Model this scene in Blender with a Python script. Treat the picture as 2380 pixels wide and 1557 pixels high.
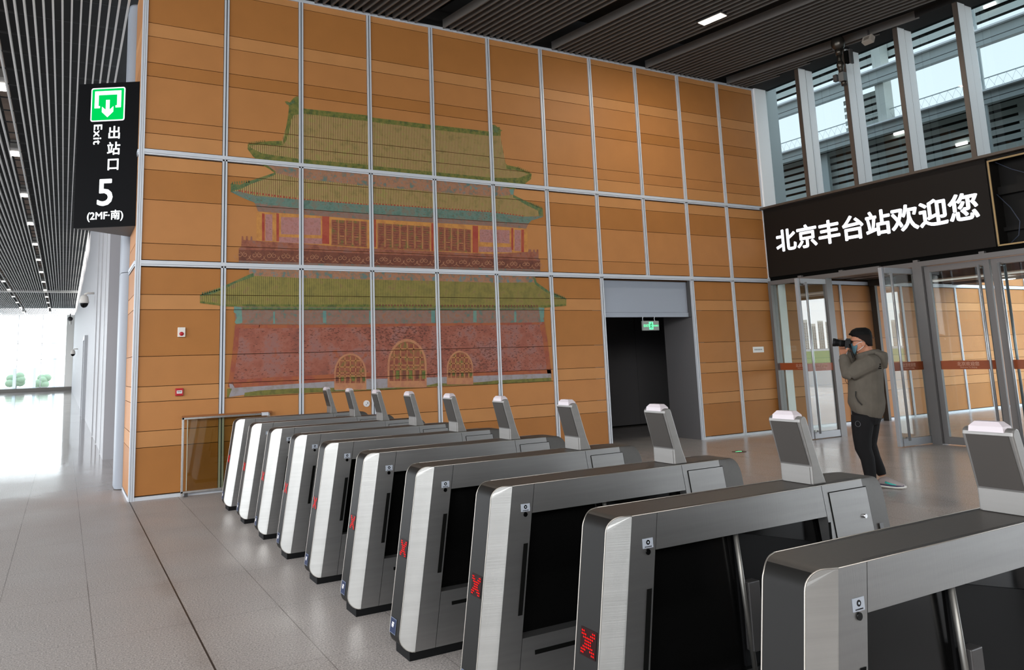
import bpy, bmesh, math, random
from mathutils import Vector, Matrix
from mathutils.geometry import tessellate_polygon

for o in list(bpy.data.objects):
    bpy.data.objects.remove(o)
SC = bpy.context.scene
COL = SC.collection
PI = math.pi

# ------------------------------------------------------------------ camera
F_PX, CX, CY = 1749.655, 1090.662, 582.469
CAM = Vector((-0.777, -10.328, 1.565))
YAW, PIT, ROL = -0.49386, 0.14405, -0.03349
R = (Matrix.Rotation(YAW, 3, 'Z') @ Matrix.Rotation(PI / 2 + PIT, 3, 'X') @ Matrix.Rotation(ROL, 3, 'Z'))
cd = bpy.data.cameras.new('camera')
cam = bpy.data.objects.new('camera', cd)
COL.objects.link(cam)
cam.matrix_world = Matrix.Translation(CAM) @ R.to_4x4()
cd.sensor_fit = 'HORIZONTAL'
cd.sensor_width = 36.0
cd.lens = 36.0 * F_PX / 2380.0
cd.shift_x = (1190.0 - CX) / 2380.0
cd.shift_y = -(778.5 - CY) / 2380.0
cd.clip_start = 0.05
cd.clip_end = 6000
SC.camera = cam

# ------------------------------------------------------------------ world, lights, exposure
w = bpy.data.worlds.new('world')
SC.world = w
w.use_nodes = True
nt = w.node_tree
nt.nodes.clear()
wo = nt.nodes.new('ShaderNodeOutputWorld')
bg = nt.nodes.new('ShaderNodeBackground')
tc = nt.nodes.new('ShaderNodeTexCoord')
sx = nt.nodes.new('ShaderNodeSeparateXYZ')
cr = nt.nodes.new('ShaderNodeValToRGB')
nt.links.new(tc.outputs['Generated'], sx.inputs[0])
nt.links.new(sx.outputs['Z'], cr.inputs[0])
cr.color_ramp.elements[0].position = 0.0
cr.color_ramp.elements[0].color = (0.93, 0.97, 1.0, 1)
cr.color_ramp.elements[1].position = 0.6
cr.color_ramp.elements[1].color = (0.72, 0.85, 1.0, 1)
nt.links.new(cr.outputs[0], bg.inputs['Color'])
bg.inputs['Strength'].default_value = 4.0
nt.links.new(bg.outputs[0], wo.inputs['Surface'])

def area(name, loc, target, sx_, sy_, power, col=(1, 1, 1)):
    l = bpy.data.lights.new(name, 'AREA')
    l.shape = 'RECTANGLE'
    l.size, l.size_y = sx_, sy_
    l.energy = power
    l.color = col
    o = bpy.data.objects.new(name, l)
    COL.objects.link(o)
    o.location = loc
    d = Vector(target) - Vector(loc)
    o.rotation_euler = d.to_track_quat('-Z', 'Y').to_euler()
    return o

area('fill_left', (-13.5, -3.0, 4.0), (4.0, -1.0, 2.2), 26, 5.5, 750, (0.97, 0.98, 1.0))  # added area lamp out of view, standing in for side-window daylight
area('fill_back', (-4.0, -17.2, 6.3), (3.5, -2.0, 1.6), 14, 3.2, 1750, (1.0, 0.99, 0.97))  # added area lamp behind the camera, brightens wall, floor and gate panels
area('fill_outside', (19.0, -9.0, 6.0), (19.0, 0.0, 1.2), 10, 5.0, 850, (0.92, 0.97, 1.0))  # added area lamp, brightens the wall beyond the glass doors

SC.view_settings.view_transform = 'Standard'
SC.view_settings.look = 'None'
SC.view_settings.gamma = 1.0
SC.view_settings.use_curve_mapping = False
SC.view_settings.exposure = 0.2
SC.cycles.use_denoising = True
SC.cycles.max_bounces = 8
SC.cycles.diffuse_bounces = 4
SC.cycles.glossy_bounces = 5
SC.cycles.transmission_bounces = 6
SC.cycles.transparent_max_bounces = 24
SC.cycles.caustics_reflective = False
SC.cycles.caustics_refractive = False
SC.cycles.sample_clamp_indirect = 6.0
random.seed(7)

# ------------------------------------------------------------------ measuring help: a point of the photograph on a plane of the place
def _ray(x, y):
    return R @ Vector(((x - CX) / F_PX, -(y - CY) / F_PX, -1.0))
def onY(x, y, Y=0.0):
    d = _ray(x, y)
    return CAM + d * ((Y - CAM.y) / d.y)
def onX(x, y, X):
    d = _ray(x, y)
    return CAM + d * ((X - CAM.x) / d.x)
def onZ(x, y, Z=0.0):
    d = _ray(x, y)
    return CAM + d * ((Z - CAM.z) / d.z)

# ------------------------------------------------------------------ materials
def lin(c):
    c /= 255.0
    return c / 12.92 if c <= 0.04045 else ((c + 0.055) / 1.055) ** 2.4
def S(r, g, b, k=1.0):
    return (min(1, lin(r) * k), min(1, lin(g) * k), min(1, lin(b) * k), 1.0)
MATS = {}
def mat(name, col, rough=0.6, metal=0.0, spec=0.5, noise=None, bump=None, emit=None):
    if name in MATS:
        return MATS[name]
    m = bpy.data.materials.new(name)
    m.use_nodes = True
    t = m.node_tree
    b = t.nodes['Principled BSDF']
    b.inputs['Base Color'].default_value = col
    b.inputs['Roughness'].default_value = rough
    b.inputs['Metallic'].default_value = metal
    b.inputs['Specular IOR Level'].default_value = spec
    m.diffuse_color = col
    if emit:
        b.inputs['Emission Color'].default_value = emit[0]
        b.inputs['Emission Strength'].default_value = emit[1]
    if noise or bump:
        g = t.nodes.new('ShaderNodeNewGeometry')
    if noise:          # (scale vector, amount, detail): brightness mottling
        mp = t.nodes.new('ShaderNodeMapping')
        mp.inputs['Scale'].default_value = noise[0]
        t.links.new(g.outputs['Position'], mp.inputs[0])
        n = t.nodes.new('ShaderNodeTexNoise')
        n.inputs['Scale'].default_value = 1.0
        n.inputs['Detail'].default_value = noise[2] if len(noise) > 2 else 3
        t.links.new(mp.outputs[0], n.inputs[0])
        mr = t.nodes.new('ShaderNodeMapRange')
        mr.inputs[1].default_value = 0.3
        mr.inputs[2].default_value = 0.7
        mr.inputs[3].default_value = 1 - noise[1]
        mr.inputs[4].default_value = 1 + noise[1]
        t.links.new(n.outputs[0], mr.inputs[0])
        mx = t.nodes.new('ShaderNodeMix')
        mx.data_type = 'RGBA'
        mx.blend_type = 'MULTIPLY'
        mx.inputs[0].default_value = 1.0
        mx.inputs[6].default_value = col
        t.links.new(mr.outputs[0], mx.inputs[7])
        t.links.new(mx.outputs[2], b.inputs['Base Color'])
    if bump:           # (scale vector, strength)
        mp = t.nodes.new('ShaderNodeMapping')
        mp.inputs['Scale'].default_value = bump[0]
        t.links.new(g.outputs['Position'], mp.inputs[0])
        n = t.nodes.new('ShaderNodeTexNoise')
        n.inputs['Scale'].default_value = 1.0
        n.inputs['Detail'].default_value = 4
        t.links.new(mp.outputs[0], n.inputs[0])
        bp = t.nodes.new('ShaderNodeBump')
        bp.inputs['Strength'].default_value = bump[1]
        bp.inputs['Distance'].default_value = 0.01
        t.links.new(n.outputs[0], bp.inputs['Height'])
        t.links.new(bp.outputs[0], b.inputs['Normal'])
    MATS[name] = m
    return m

def glass(name, tint, refl=1.0, rough=0.0):
    if name in MATS:
        return MATS[name]
    m = bpy.data.materials.new(name)
    m.use_nodes = True
    t = m.node_tree
    t.nodes.clear()
    out = t.nodes.new('ShaderNodeOutputMaterial')
    mix = t.nodes.new('ShaderNodeMixShader')
    tr = t.nodes.new('ShaderNodeBsdfTransparent')
    gl = t.nodes.new('ShaderNodeBsdfGlossy')
    fr = t.nodes.new('ShaderNodeFresnel')
    ge = t.nodes.new('ShaderNodeNewGeometry')
    io = t.nodes.new('ShaderNodeMath')
    io.operation = 'MULTIPLY_ADD'
    io.inputs[1].default_value = 1 / 1.5 - 1.5
    io.inputs[2].default_value = 1.5
    t.links.new(ge.outputs['Backfacing'], io.inputs[0])
    t.links.new(io.outputs[0], fr.inputs[0])
    mu = t.nodes.new('ShaderNodeMath')
    mu.operation = 'MULTIPLY'
    mu.use_clamp = True
    mu.inputs[1].default_value = refl
    tr.inputs[0].default_value = tint
    gl.inputs['Roughness'].default_value = rough
    t.links.new(fr.outputs[0], mu.inputs[0])
    t.links.new(mu.outputs[0], mix.inputs[0])
    t.links.new(tr.outputs[0], mix.inputs[1])
    t.links.new(gl.outputs[0], mix.inputs[2])
    t.links.new(mix.outputs[0], out.inputs[0])
    MATS[name] = m
    return m

def emis(name, col, strength):
    if name in MATS:
        return MATS[name]
    m = bpy.data.materials.new(name)
    m.use_nodes = True
    t = m.node_tree
    t.nodes.clear()
    out = t.nodes.new('ShaderNodeOutputMaterial')
    e = t.nodes.new('ShaderNodeEmission')
    e.inputs[0].default_value = col
    e.inputs[1].default_value = strength
    t.links.new(e.outputs[0], out.inputs[0])
    MATS[name] = m
    return m

def paint(name, cols, scale, speck=None, stripes=None):
    """mottled mural paint: cols = list of (position, srgb) in a noise ramp; speck = (srgb, scale, threshold); stripes = (period, srgb light, srgb dark)"""
    m = bpy.data.materials.new(name)
    m.use_nodes = True
    t = m.node_tree
    b = t.nodes['Principled BSDF']
    b.inputs['Roughness'].default_value = 0.6
    b.inputs['Specular IOR Level'].default_value = 0.25
    g = t.nodes.new('ShaderNodeNewGeometry')
    def noise(sc, det=5, stretch=(1, 1, 1)):
        mp = t.nodes.new('ShaderNodeMapping')
        mp.inputs['Scale'].default_value = stretch
        t.links.new(g.outputs['Position'], mp.inputs[0])
        n = t.nodes.new('ShaderNodeTexNoise')
        n.inputs['Scale'].default_value = sc
        n.inputs['Detail'].default_value = det
        n.inputs['Roughness'].default_value = 0.65
        t.links.new(mp.outputs[0], n.inputs[0])
        return n
    n = noise(scale)
    rp = t.nodes.new('ShaderNodeValToRGB')
    els = rp.color_ramp.elements
    while len(els) < len(cols):
        els.new(0.5)
    for e, (p, c) in zip(els, cols):
        e.position = 0.5 + (p - 0.52) * 0.62
        e.color = S(*c, ALB)
    t.links.new(n.outputs[0], rp.inputs[0])
    cur = rp.outputs[0]
    def mixin(fac, colr, cur):
        mx = t.nodes.new('ShaderNodeMix')
        mx.data_type = 'RGBA'
        t.links.new(fac, mx.inputs[0])
        t.links.new(cur, mx.inputs[6])
        mx.inputs[7].default_value = S(*colr, ALB)
        return mx.outputs[2]
    if stripes:
        per, lc, dc = stripes
        sp = t.nodes.new('ShaderNodeSeparateXYZ')
        t.links.new(g.outputs['Position'], sp.inputs[0])
        mm = t.nodes.new('ShaderNodeMath')
        mm.operation = 'MULTIPLY'
        mm.inputs[1].default_value = 2 * PI / per
        t.links.new(sp.outputs['X'], mm.inputs[0])
        nn = noise(9, 3)
        ad = t.nodes.new('ShaderNodeMath')
        ad.operation = 'MULTIPLY_ADD'
        ad.inputs[1].default_value = 1.2
        t.links.new(nn.outputs[0], ad.inputs[0])
        t.links.new(mm.outputs[0], ad.inputs[2])
        sn = t.nodes.new('ShaderNodeMath')
        sn.operation = 'SINE'
        t.links.new(ad.outputs[0], sn.inputs[0])
        for col_, lo, hi in ((lc, 0.25, 0.75), (dc, -0.35, -0.85)):
            mr = t.nodes.new('ShaderNodeMapRange')
            mr.inputs[1].default_value = lo
            mr.inputs[2].default_value = hi
            mr.inputs[3].default_value = 0
            mr.inputs[4].default_value = 0.78
            t.links.new(sn.outputs[0], mr.inputs[0])
            cur = mixin(mr.outputs[0], col_, cur)
    if speck:
        sc_, sscale, thr = speck
        n2 = noise(sscale, 2, (1, 1, 2.2))
        big = noise(0.9, 1)
        sb = t.nodes.new('ShaderNodeMath')
        sb.operation = 'MULTIPLY_ADD'
        sb.inputs[1].default_value = 0.35
        t.links.new(big.outputs[0], sb.inputs[0])
        t.links.new(n2.outputs[0], sb.inputs[2])
        mr = t.nodes.new('ShaderNodeMapRange')
        mr.inputs[1].default_value = thr
        mr.inputs[2].default_value = thr + 0.05
        mr.inputs[4].default_value = 0.85
        t.links.new(sb.outputs[0], mr.inputs[0])
        cur = mixin(mr.outputs[0], sc_, cur)
    t.links.new(cur, b.inputs['Base Color'])
    return m

ALB = 1.35

# ------------------------------------------------------------------ mesh helpers
def box(bm, x0, x1, y0, y1, z0, z1, mi=0):
    vs = [bm.verts.new(p) for p in ((x0, y0, z0), (x1, y0, z0), (x1, y1, z0), (x0, y1, z0), (x0, y0, z1), (x1, y0, z1), (x1, y1, z1), (x0, y1, z1))]
    for f in ((0, 3, 2, 1), (4, 5, 6, 7), (0, 1, 5, 4), (1, 2, 6, 5), (2, 3, 7, 6), (3, 0, 4, 7)):
        bm.faces.new([vs[i] for i in f]).material_index = mi
def obox(bm, c, ax, ay, az, hx, hy, hz, mi=0):
    """box with axes ax, ay, az (unit vectors) and half sizes"""
    c, ax, ay, az = Vector(c), Vector(ax), Vector(ay), Vector(az)
    vs = []
    for sz in (-1, 1):
        for sx_, sy_ in ((-1, -1), (1, -1), (1, 1), (-1, 1)):
            vs.append(bm.verts.new(c + ax * hx * sx_ + ay * hy * sy_ + az * hz * sz))
    for f in ((0, 3, 2, 1), (4, 5, 6, 7), (0, 1, 5, 4), (1, 2, 6, 5), (2, 3, 7, 6), (3, 0, 4, 7)):
        bm.faces.new([vs[i] for i in f]).material_index = mi
def quad(bm, a, b, c, d, mi=0):
    f = bm.faces.new([bm.verts.new(p) for p in (a, b, c, d)])
    f.material_index = mi
    return f
def prism(bm, pts, d, mi=0):
    """closed prism: polygon pts (3D, planar) swept by vector d"""
    d = Vector(d)
    pts = [Vector(p) for p in pts]
    a = [bm.verts.new(p) for p in pts]
    b = [bm.verts.new(p + d) for p in pts]
    n = len(pts)
    for t in tessellate_polygon([pts]):
        bm.faces.new([a[i] for i in t]).material_index = mi
        bm.faces.new([b[i] for i in reversed(t)]).material_index = mi
    for i in range(n):
        bm.faces.new([a[i], a[(i + 1) % n], b[(i + 1) % n], b[i]]).material_index = mi
def poly(bm, pts, mi=0):
    pts = [Vector(p) for p in pts]
    vs = [bm.verts.new(p) for p in pts]
    for t in tessellate_polygon([pts]):
        try:
            bm.faces.new([vs[i] for i in t]).material_index = mi
        except ValueError:
            pass
def tube(bm, pts, rad, seg=10, mi=0, cap=True, flat=None):
    """round tube along pts; rad = number or list; flat = (axis, factor) squashes rings"""
    pts = [Vector(p) for p in pts]
    n = len(pts)
    rad = rad if isinstance(rad, (list, tuple)) else [rad] * n
    rings = []
    up = None
    for i, p in enumerate(pts):
        d = (pts[min(i + 1, n - 1)] - pts[max(i - 1, 0)]).normalized()
        if up is None:
            up = Vector((0, 0, 1)) if abs(d.z) < 0.9 else Vector((1, 0, 0))
        x = d.cross(up)
        if x.length < 1e-5:
            x = d.cross(Vector((0, 1, 0)))
        x.normalize()
        y = x.cross(d).normalized()
        up = y
        rr = rad[i] if isinstance(rad[i], (tuple, list)) else (rad[i], rad[i])
        rings.append([bm.verts.new(p + x * rr[0] * math.cos(2 * PI * k / seg) + y * rr[1] * math.sin(2 * PI * k / seg)) for k in range(seg)])
    for a, b in zip(rings[:-1], rings[1:]):
        for k in range(seg):
            f = bm.faces.new([a[k], a[(k + 1) % seg], b[(k + 1) % seg], b[k]])
            f.material_index = mi
            f.smooth = True
    if cap:
        bm.faces.new(list(reversed(rings[0]))).material_index = mi
        bm.faces.new(rings[-1]).material_index = mi
def loft(bm, rings, mi=0, cap=True):
    """rings: list of (center, ax, ay, rx, ry)"""
    seg = 20
    rr = []
    for c, ax, ay, rx, ry in rings:
        c, ax, ay = Vector(c), Vector(ax), Vector(ay)
        rr.append([bm.verts.new(c + ax * rx * math.cos(2 * PI * k / seg) + ay * ry * math.sin(2 * PI * k / seg)) for k in range(seg)])
    for a, b in zip(rr[:-1], rr[1:]):
        for k in range(seg):
            f = bm.faces.new([a[k], a[(k + 1) % seg], b[(k + 1) % seg], b[k]])
            f.smooth = True
            f.material_index = mi
    if cap:
        bm.faces.new(list(reversed(rr[0])))
        bm.faces.new(rr[-1])
def ellipsoid(bm, c, r, rot=None, seg=16, rings=10, mi=0):
    ret = bmesh.ops.create_uvsphere(bm, u_segments=seg, v_segments=rings, radius=1.0)
    M = Matrix.Translation(Vector(c)) @ (rot.to_4x4() if rot else Matrix.Identity(4)) @ Matrix.Diagonal((r[0], r[1], r[2], 1))
    bmesh.ops.transform(bm, matrix=M, verts=ret['verts'])
    for f in {f for v in ret['verts'] for f in v.link_faces}:
        f.smooth = True
        f.material_index = mi
def cyl(bm, c, axis, r, h, seg=24, mi=0, r2=None):
    axis = Vector(axis).normalized()
    tube(bm, [Vector(c) - axis * h / 2, Vector(c) + axis * h / 2], [r, r if r2 is None else r2], seg, mi)

def obj(name, bm, mats, parent=None, normals=True, bevel=None, smooth=False):
    if normals:
        bmesh.ops.recalc_face_normals(bm, faces=bm.faces)
    me = bpy.data.meshes.new(name)
    bm.to_mesh(me)
    bm.free()
    for m in (mats if isinstance(mats, (list, tuple)) else [mats]):
        me.materials.append(m)
    o = bpy.data.objects.new(name, me)
    COL.objects.link(o)
    if bevel:
        md = o.modifiers.new('bevel', 'BEVEL')
        md.width = bevel
        md.segments = 2
        md.limit_method = 'ANGLE'
        md.angle_limit = 0.6
    if smooth:
        for p in me.polygons:
            p.use_smooth = True
    if parent:
        o.parent = parent
    return o
def NB():
    return bmesh.new()
def tag(o, label, cat, group=None, kind=None):
    o['label'] = label
    o['category'] = cat
    if group:
        o['group'] = group
    if kind:
        o['kind'] = kind
    return o
def thing(name, label, cat, loc=(0, 0, 0), rot=(0, 0, 0), group=None):
    o = bpy.data.objects.new(name, None)
    o.empty_display_size = 0.1
    COL.objects.link(o)
    o.location = loc
    o.rotation_euler = rot
    return tag(o, label, cat, group)
def struct(name, bm, mats, parent=None, **k):
    o = obj(name, bm, mats, parent, **k)
    if parent is None:
        o['kind'] = 'structure'
    return o
def dup(root, loc, label):
    r = root.copy()
    COL.objects.link(r)
    r.location = loc
    r['label'] = label
    for ch in list(root.children):
        c = ch.copy()
        COL.objects.link(c)
        c.parent = r
        for g in ch.children:
            d = g.copy()
            COL.objects.link(d)
            d.parent = c
    return r
def text_bm(bm, s, size, origin, ax, ay, bold=0.0, depth=0.002, center=True, sx_=1.0, mi=0, spacing=1.0, fat=0.0):
    c = bpy.data.curves.new('t', 'FONT')
    c.body = s
    c.size = size
    c.offset = bold
    c.extrude = depth / 2
    c.resolution_u = 3
    c.space_character = spacing
    o = bpy.data.objects.new('t', c)
    COL.objects.link(o)
    dg = bpy.context.evaluated_depsgraph_get()
    dg.update()
    me = bpy.data.meshes.new_from_object(o.evaluated_get(dg))
    bpy.data.objects.remove(o)
    bpy.data.curves.remove(c)
    xs = [v.co.x for v in me.vertices]
    ys = [v.co.y for v in me.vertices]
    if not xs:
        return
    mx, my = ((min(xs) + max(xs)) / 2, (min(ys) + max(ys)) / 2) if center else (0, 0)
    ax, ay = Vector(ax).normalized(), Vector(ay).normalized()
    az = ax.cross(ay)
    O = Vector(origin)
    shifts = [(0, 0)]
    if fat:
        shifts += [(fat * math.cos(a), fat * math.sin(a)) for a in [PI / 4 * q for q in range(8)]]
    for q, (hx, hy) in enumerate(shifts):
        vs = [bm.verts.new(O + ax * ((v.co.x - mx) * sx_ + hx) + ay * (v.co.y - my + hy) + az * (v.co.z + q * 0.00006)) for v in me.vertices]
        for p in me.polygons:
            try:
                bm.faces.new([vs[i] for i in p.vertices]).material_index = mi
            except ValueError:
                pass
    bpy.data.meshes.remove(me)
def remeshed(o, voxel, smooth_it=4):
    """fuse overlapping closed pieces of o into one continuous skin"""
    md = o.modifiers.new('r', 'REMESH')
    md.mode = 'VOXEL'
    md.voxel_size = voxel
    ms = o.modifiers.new('s', 'SMOOTH')
    ms.iterations = smooth_it
    ms.factor = 0.5
    dg = bpy.context.evaluated_depsgraph_get()
    dg.update()
    me = bpy.data.meshes.new_from_object(o.evaluated_get(dg))
    mats = list(o.data.materials)
    o.modifiers.clear()
    old = o.data
    o.data = me
    bpy.data.meshes.remove(old)
    if not me.materials:
        for m in mats:
            me.materials.append(m)
    for p in me.polygons:
        p.use_smooth = True
    return o

# ------------------------------------------------------------------ common materials
ALU = mat('aluminium', S(206, 210, 217), 0.4, 0.1, 0.5)
ALUD = mat('aluminium_dark_groove', S(60, 66, 76), 0.5, 0.3)
BLACK = mat('black_gap', S(8, 8, 7), 0.85, 0, 0.08)
BOARD_M = [mat('board_dark', S(148, 97, 48, ALB), 0.55, 0, 0.3, ((3, 3, 3), 0.04)),
           mat('board_mid', S(156, 105, 58, ALB), 0.55, 0, 0.3, ((3, 3, 3), 0.04)),
           mat('board_light', S(165, 115, 68, ALB), 0.55, 0, 0.3, ((3, 3, 3), 0.04)),
           mat('board_pale', S(161, 109, 62, ALB), 0.55, 0, 0.3, ((3, 3, 3), 0.04))]
GREYPAINT = mat('grey_paint_panel', S(160, 158, 161, 1.0), 0.5)
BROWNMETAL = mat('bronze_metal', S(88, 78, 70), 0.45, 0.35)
DARKMETAL = mat('dark_grey_metal', S(78, 76, 76), 0.4, 0.5)
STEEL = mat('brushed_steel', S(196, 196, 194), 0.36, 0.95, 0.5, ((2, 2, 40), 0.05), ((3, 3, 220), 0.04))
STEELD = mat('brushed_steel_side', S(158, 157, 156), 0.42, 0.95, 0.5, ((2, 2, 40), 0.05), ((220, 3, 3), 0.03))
GATETOP = mat('dark_bronze_steel', S(68, 64, 60), 0.48, 0.1, 0.35, ((60, 60, 60), 0.06))
BLKGLASS = mat('black_acrylic', S(8, 8, 8), 0.15, 0, 0.22)
RUBBER = mat('black_plinth', S(15, 15, 16), 0.6, 0, 0.15)
WHITEP = mat('white_plastic', S(225, 222, 222), 0.4)

exec_order = []

# ================================================================== FLOOR
def floor_material():
    m = bpy.data.materials.new('granite_tiles')
    m.use_nodes = True
    t = m.node_tree
    b = t.nodes['Principled BSDF']
    g = t.nodes.new('ShaderNodeNewGeometry')
    sp = t.nodes.new('ShaderNodeSeparateXYZ')
    t.links.new(g.outputs['Position'], sp.inputs[0])
    def math_(op, a, bb=None, c=None, clamp=False):
        n = t.nodes.new('ShaderNodeMath')
        n.operation = op
        n.use_clamp = clamp
        for i, v in enumerate((a, bb, c)):
            if v is None:
                continue
            if isinstance(v, (int, float)):
                n.inputs[i].default_value = v
            else:
                t.links.new(v, n.inputs[i])
        return n.outputs[0]
    def noise(sc, det=3, rough=0.5):
        n = t.nodes.new('ShaderNodeTexNoise')
        n.inputs['Scale'].default_value = sc
        n.inputs['Detail'].default_value = det
        n.inputs['Roughness'].default_value = rough
        t.links.new(g.outputs['Position'], n.inputs[0])
        return n.outputs[0]
    def mix(f, a, c2):
        n = t.nodes.new('ShaderNodeMix')
        n.data_type = 'RGBA'
        for s_, v in ((0, f), (6, a), (7, c2)):
            if isinstance(v, (int, float, tuple)):
                n.inputs[s_].default_value = v
            else:
                t.links.new(v, n.inputs[s_])
        return n.outputs[2]
    # speckle
    r = t.nodes.new('ShaderNodeValToRGB')
    e = r.color_ramp.elements
    for p in (0.45, 0.6):
        e.new(p)
    for el, (p, c) in zip(e, ((0.34, (108, 105, 103)), (0.45, (160, 154, 150)), (0.55, (186, 178, 173)), (0.66, (214, 210, 206)))):
        el.position = p
        el.color = S(*c)
    t.links.new(noise(100, 3, 0.75), r.inputs[0])
    cur = r.outputs[0]
    # pinkish clouds and per-tile tone
    n2 = noise(1.3, 3)
    cur = mix(math_('MULTIPLY', n2, 0.25), cur, S(184, 168, 160))
    # tile joints: 0.55 m in x, 1.02 m in y
    ux = math_('FRACT', math_('ADD', math_('DIVIDE', math_('ADD', sp.outputs['X'], 0.012), 0.548), 100.0))
    uy = math_('FRACT', math_('ADD', math_('DIVIDE', math_('ADD', sp.outputs['Y'], 4.07), 1.015), 100.0))
    dx = math_('MULTIPLY', math_('MINIMUM', ux, math_('SUBTRACT', 1.0, ux)), 0.548)
    dy = math_('MULTIPLY', math_('MINIMUM', uy, math_('SUBTRACT', 1.0, uy)), 1.015)
    jx = math_('LESS_THAN', dx, 0.0032)
    jy = math_('LESS_THAN', dy, 0.0026)
    wob = math_('MULTIPLY', noise(2.2, 2), 1.15, None, True)
    cur = mix(math_('MULTIPLY', math_('MAXIMUM', jx, math_('MULTIPLY', jy, 0.7)), wob), cur, S(84, 72, 64))
    # stained strip beside the expansion joint
    st = math_('MULTIPLY', math_('SUBTRACT', 1.0, math_('DIVIDE', math_('ABSOLUTE', math_('ADD', sp.outputs['X'], 0.05)), 0.11), None, True), math_('MULTIPLY', math_('SUBTRACT', noise(1.6, 3), 0.3, None, True), 1.1))
    cur = mix(st, cur, S(120, 104, 92))
    jm = math_('MULTIPLY', math_('LESS_THAN', math_('ABSOLUTE', math_('ADD', sp.outputs['X'], 0.014)), 0.0055), math_('LESS_THAN', sp.outputs['Y'], 0.0))
    cur = mix(jm, cur, S(45, 38, 34))
    t.links.new(cur, b.inputs['Base Color'])
    rr = t.nodes.new('ShaderNodeMapRange')
    t.links.new(noise(0.9, 3), rr.inputs[0])
    rr.inputs[1].default_value = 0.3
    rr.inputs[2].default_value = 0.7
    rr.inputs[3].default_value = 0.16
    rr.inputs[4].default_value = 0.26
    hall = t.nodes.new('ShaderNodeMapRange')
    t.links.new(sp.outputs['Y'], hall.inputs[0])
    hall.inputs[1].default_value = -1.0
    hall.inputs[2].default_value = 5.0
    hall.inputs[3].default_value = 2.1
    hall.inputs[4].default_value = 0.35
    gx = t.nodes.new('ShaderNodeMapRange')
    t.links.new(sp.outputs['X'], gx.inputs[0])
    gx.inputs[1].default_value = 3.0
    gx.inputs[2].default_value = 8.0
    gx.inputs[3].default_value = 1.0
    gx.inputs[4].default_value = 0.5
    t.links.new(math_('MULTIPLY', math_('MULTIPLY', rr.outputs[0], hall.outputs[0]), gx.outputs[0]), b.inputs['Roughness'])
    b.inputs['Specular IOR Level'].default_value = 0.36
    # slight waviness of the polish (each tile a little out of plane)
    bp = t.nodes.new('ShaderNodeBump')
    bp.inputs['Strength'].default_value = 0.05
    bp.inputs['Distance'].default_value = 0.01
    n3 = noise(5.0, 2)
    t.links.new(n3, bp.inputs['Height'])
    t.links.new(bp.outputs[0], b.inputs['Normal'])
    return m
bm = NB()
box(bm, -14.5, 26, -18.0, 72, -0.12, 0.0)
struct('floor', bm, floor_material())

# ================================================================== BACK WALL (orange boards in an aluminium grid)
P = 1.05
T1, T2, TOP = 4.384, 2.9215, 6.86
JA = [6.762, 6.163, 5.972, 5.609, 5.419, 4.832, 4.641]
JB = [4.151, 3.754, 3.182]
JC = [2.523, 2.330, 1.742, 1.368, 1.179, 0.822, 0.625]
SECT = [(T1 + 0.05, TOP, JA, [2, 0, 2, 1, 0, 1, 1, 2]), (T2 + 0.05, T1 - 0.052, JB, [2, 0, 3, 1]), (0.055, T2 - 0.052, JC, [0, 2, 0, 1, 2, 3, 2, 0])]
JOINTS = JA + JB + JC
NX = 24                      # bays, running on outside beyond the facade
DOOR_BAYS = (7, 8)
bm = NB()
G = 0.0036
for k in range(NX):
    for si, (z0, z1, J, tones) in enumerate(SECT):
        if si == 2 and k in DOOR_BAYS:
            continue
        if si < 2 and k > 10:
            if k < 18:
                continue
        x0, x1 = k * P + 0.038, (k + 1) * P - 0.038
        zs = [z1] + list(J) + [z0]
        for i in range(len(zs) - 1):
            top, bot = zs[i] - (G if i else 0), zs[i + 1] + (G if i < len(zs) - 2 else 0)
            tn = tones[i]
            box(bm, x0, x1, 0.0, 0.02, bot, top, tn)
# return of the wall at its left end, facing the long hall
for si, (z0, z1, J, tones) in enumerate(SECT):
    zs = [z1] + list(J) + [z0]
    for i in range(len(zs) - 1):
        top, bot = zs[i] - (G if i else 0), zs[i + 1] + (G if i < len(zs) - 2 else 0)
        box(bm, -0.028, -0.008, 0.035, 1.045, bot, top, tones[i])
wall = struct('wall_back', bm, BOARD_M)
# dark carrier behind the boards
bm = NB()
xa, xb = DOOR_BAYS[0] * P + 0.03, (DOOR_BAYS[1] + 1) * P - 0.03
box(bm, -0.006, xa, 0.021, 0.3, 0, 6.95)
box(bm, xb, 11.6, 0.021, 0.3, 0, 6.95)
box(bm, xa, xb, 0.021, 0.3, 2.86, 6.95)
box(bm, 11.6, NX * P, 0.021, 0.3, 0, 3.05)
box(bm, 18 * P, NX * P, 0.021, 0.3, 2.97, 6.95)
box(bm, -0.006, 0.02, 0.3, 1.05, 0, 6.95)
struct('carrier', bm, mat('carrier_dark_brown', S(58, 38, 22), 0.8, 0, 0.1), wall)

# aluminium grid
bm = NB()
def mullion(x, z0, z1):
    box(bm, x - 0.031, x - 0.0075, -0.022, 0.02, z0, z1, 0)
    box(bm, x + 0.0075, x + 0.031, -0.022, 0.02, z0, z1, 0)
    box(bm, x - 0.0075, x + 0.0075, -0.008, 0.02, z0, z1, 1)
for k in range(1, NX + 1):
    hi = 6.9 if (k < 11 or k > 18) else T2 - 0.03
    if k == 8:
        mullion(k * P, T2, hi)
    else:
        mullion(k * P, 0.0, hi)
# corner profile at the left end
for x0, x1, y0 in ((-0.030, -0.012, -0.02), (-0.008, 0.012, -0.026), (0.016, 0.036, -0.026)):
    box(bm, x0, x1, y0, 0.03, 0, 6.9, 0)
box(bm, -0.012, 0.018, -0.012, 0.03, 0, 6.9, 1)
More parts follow.
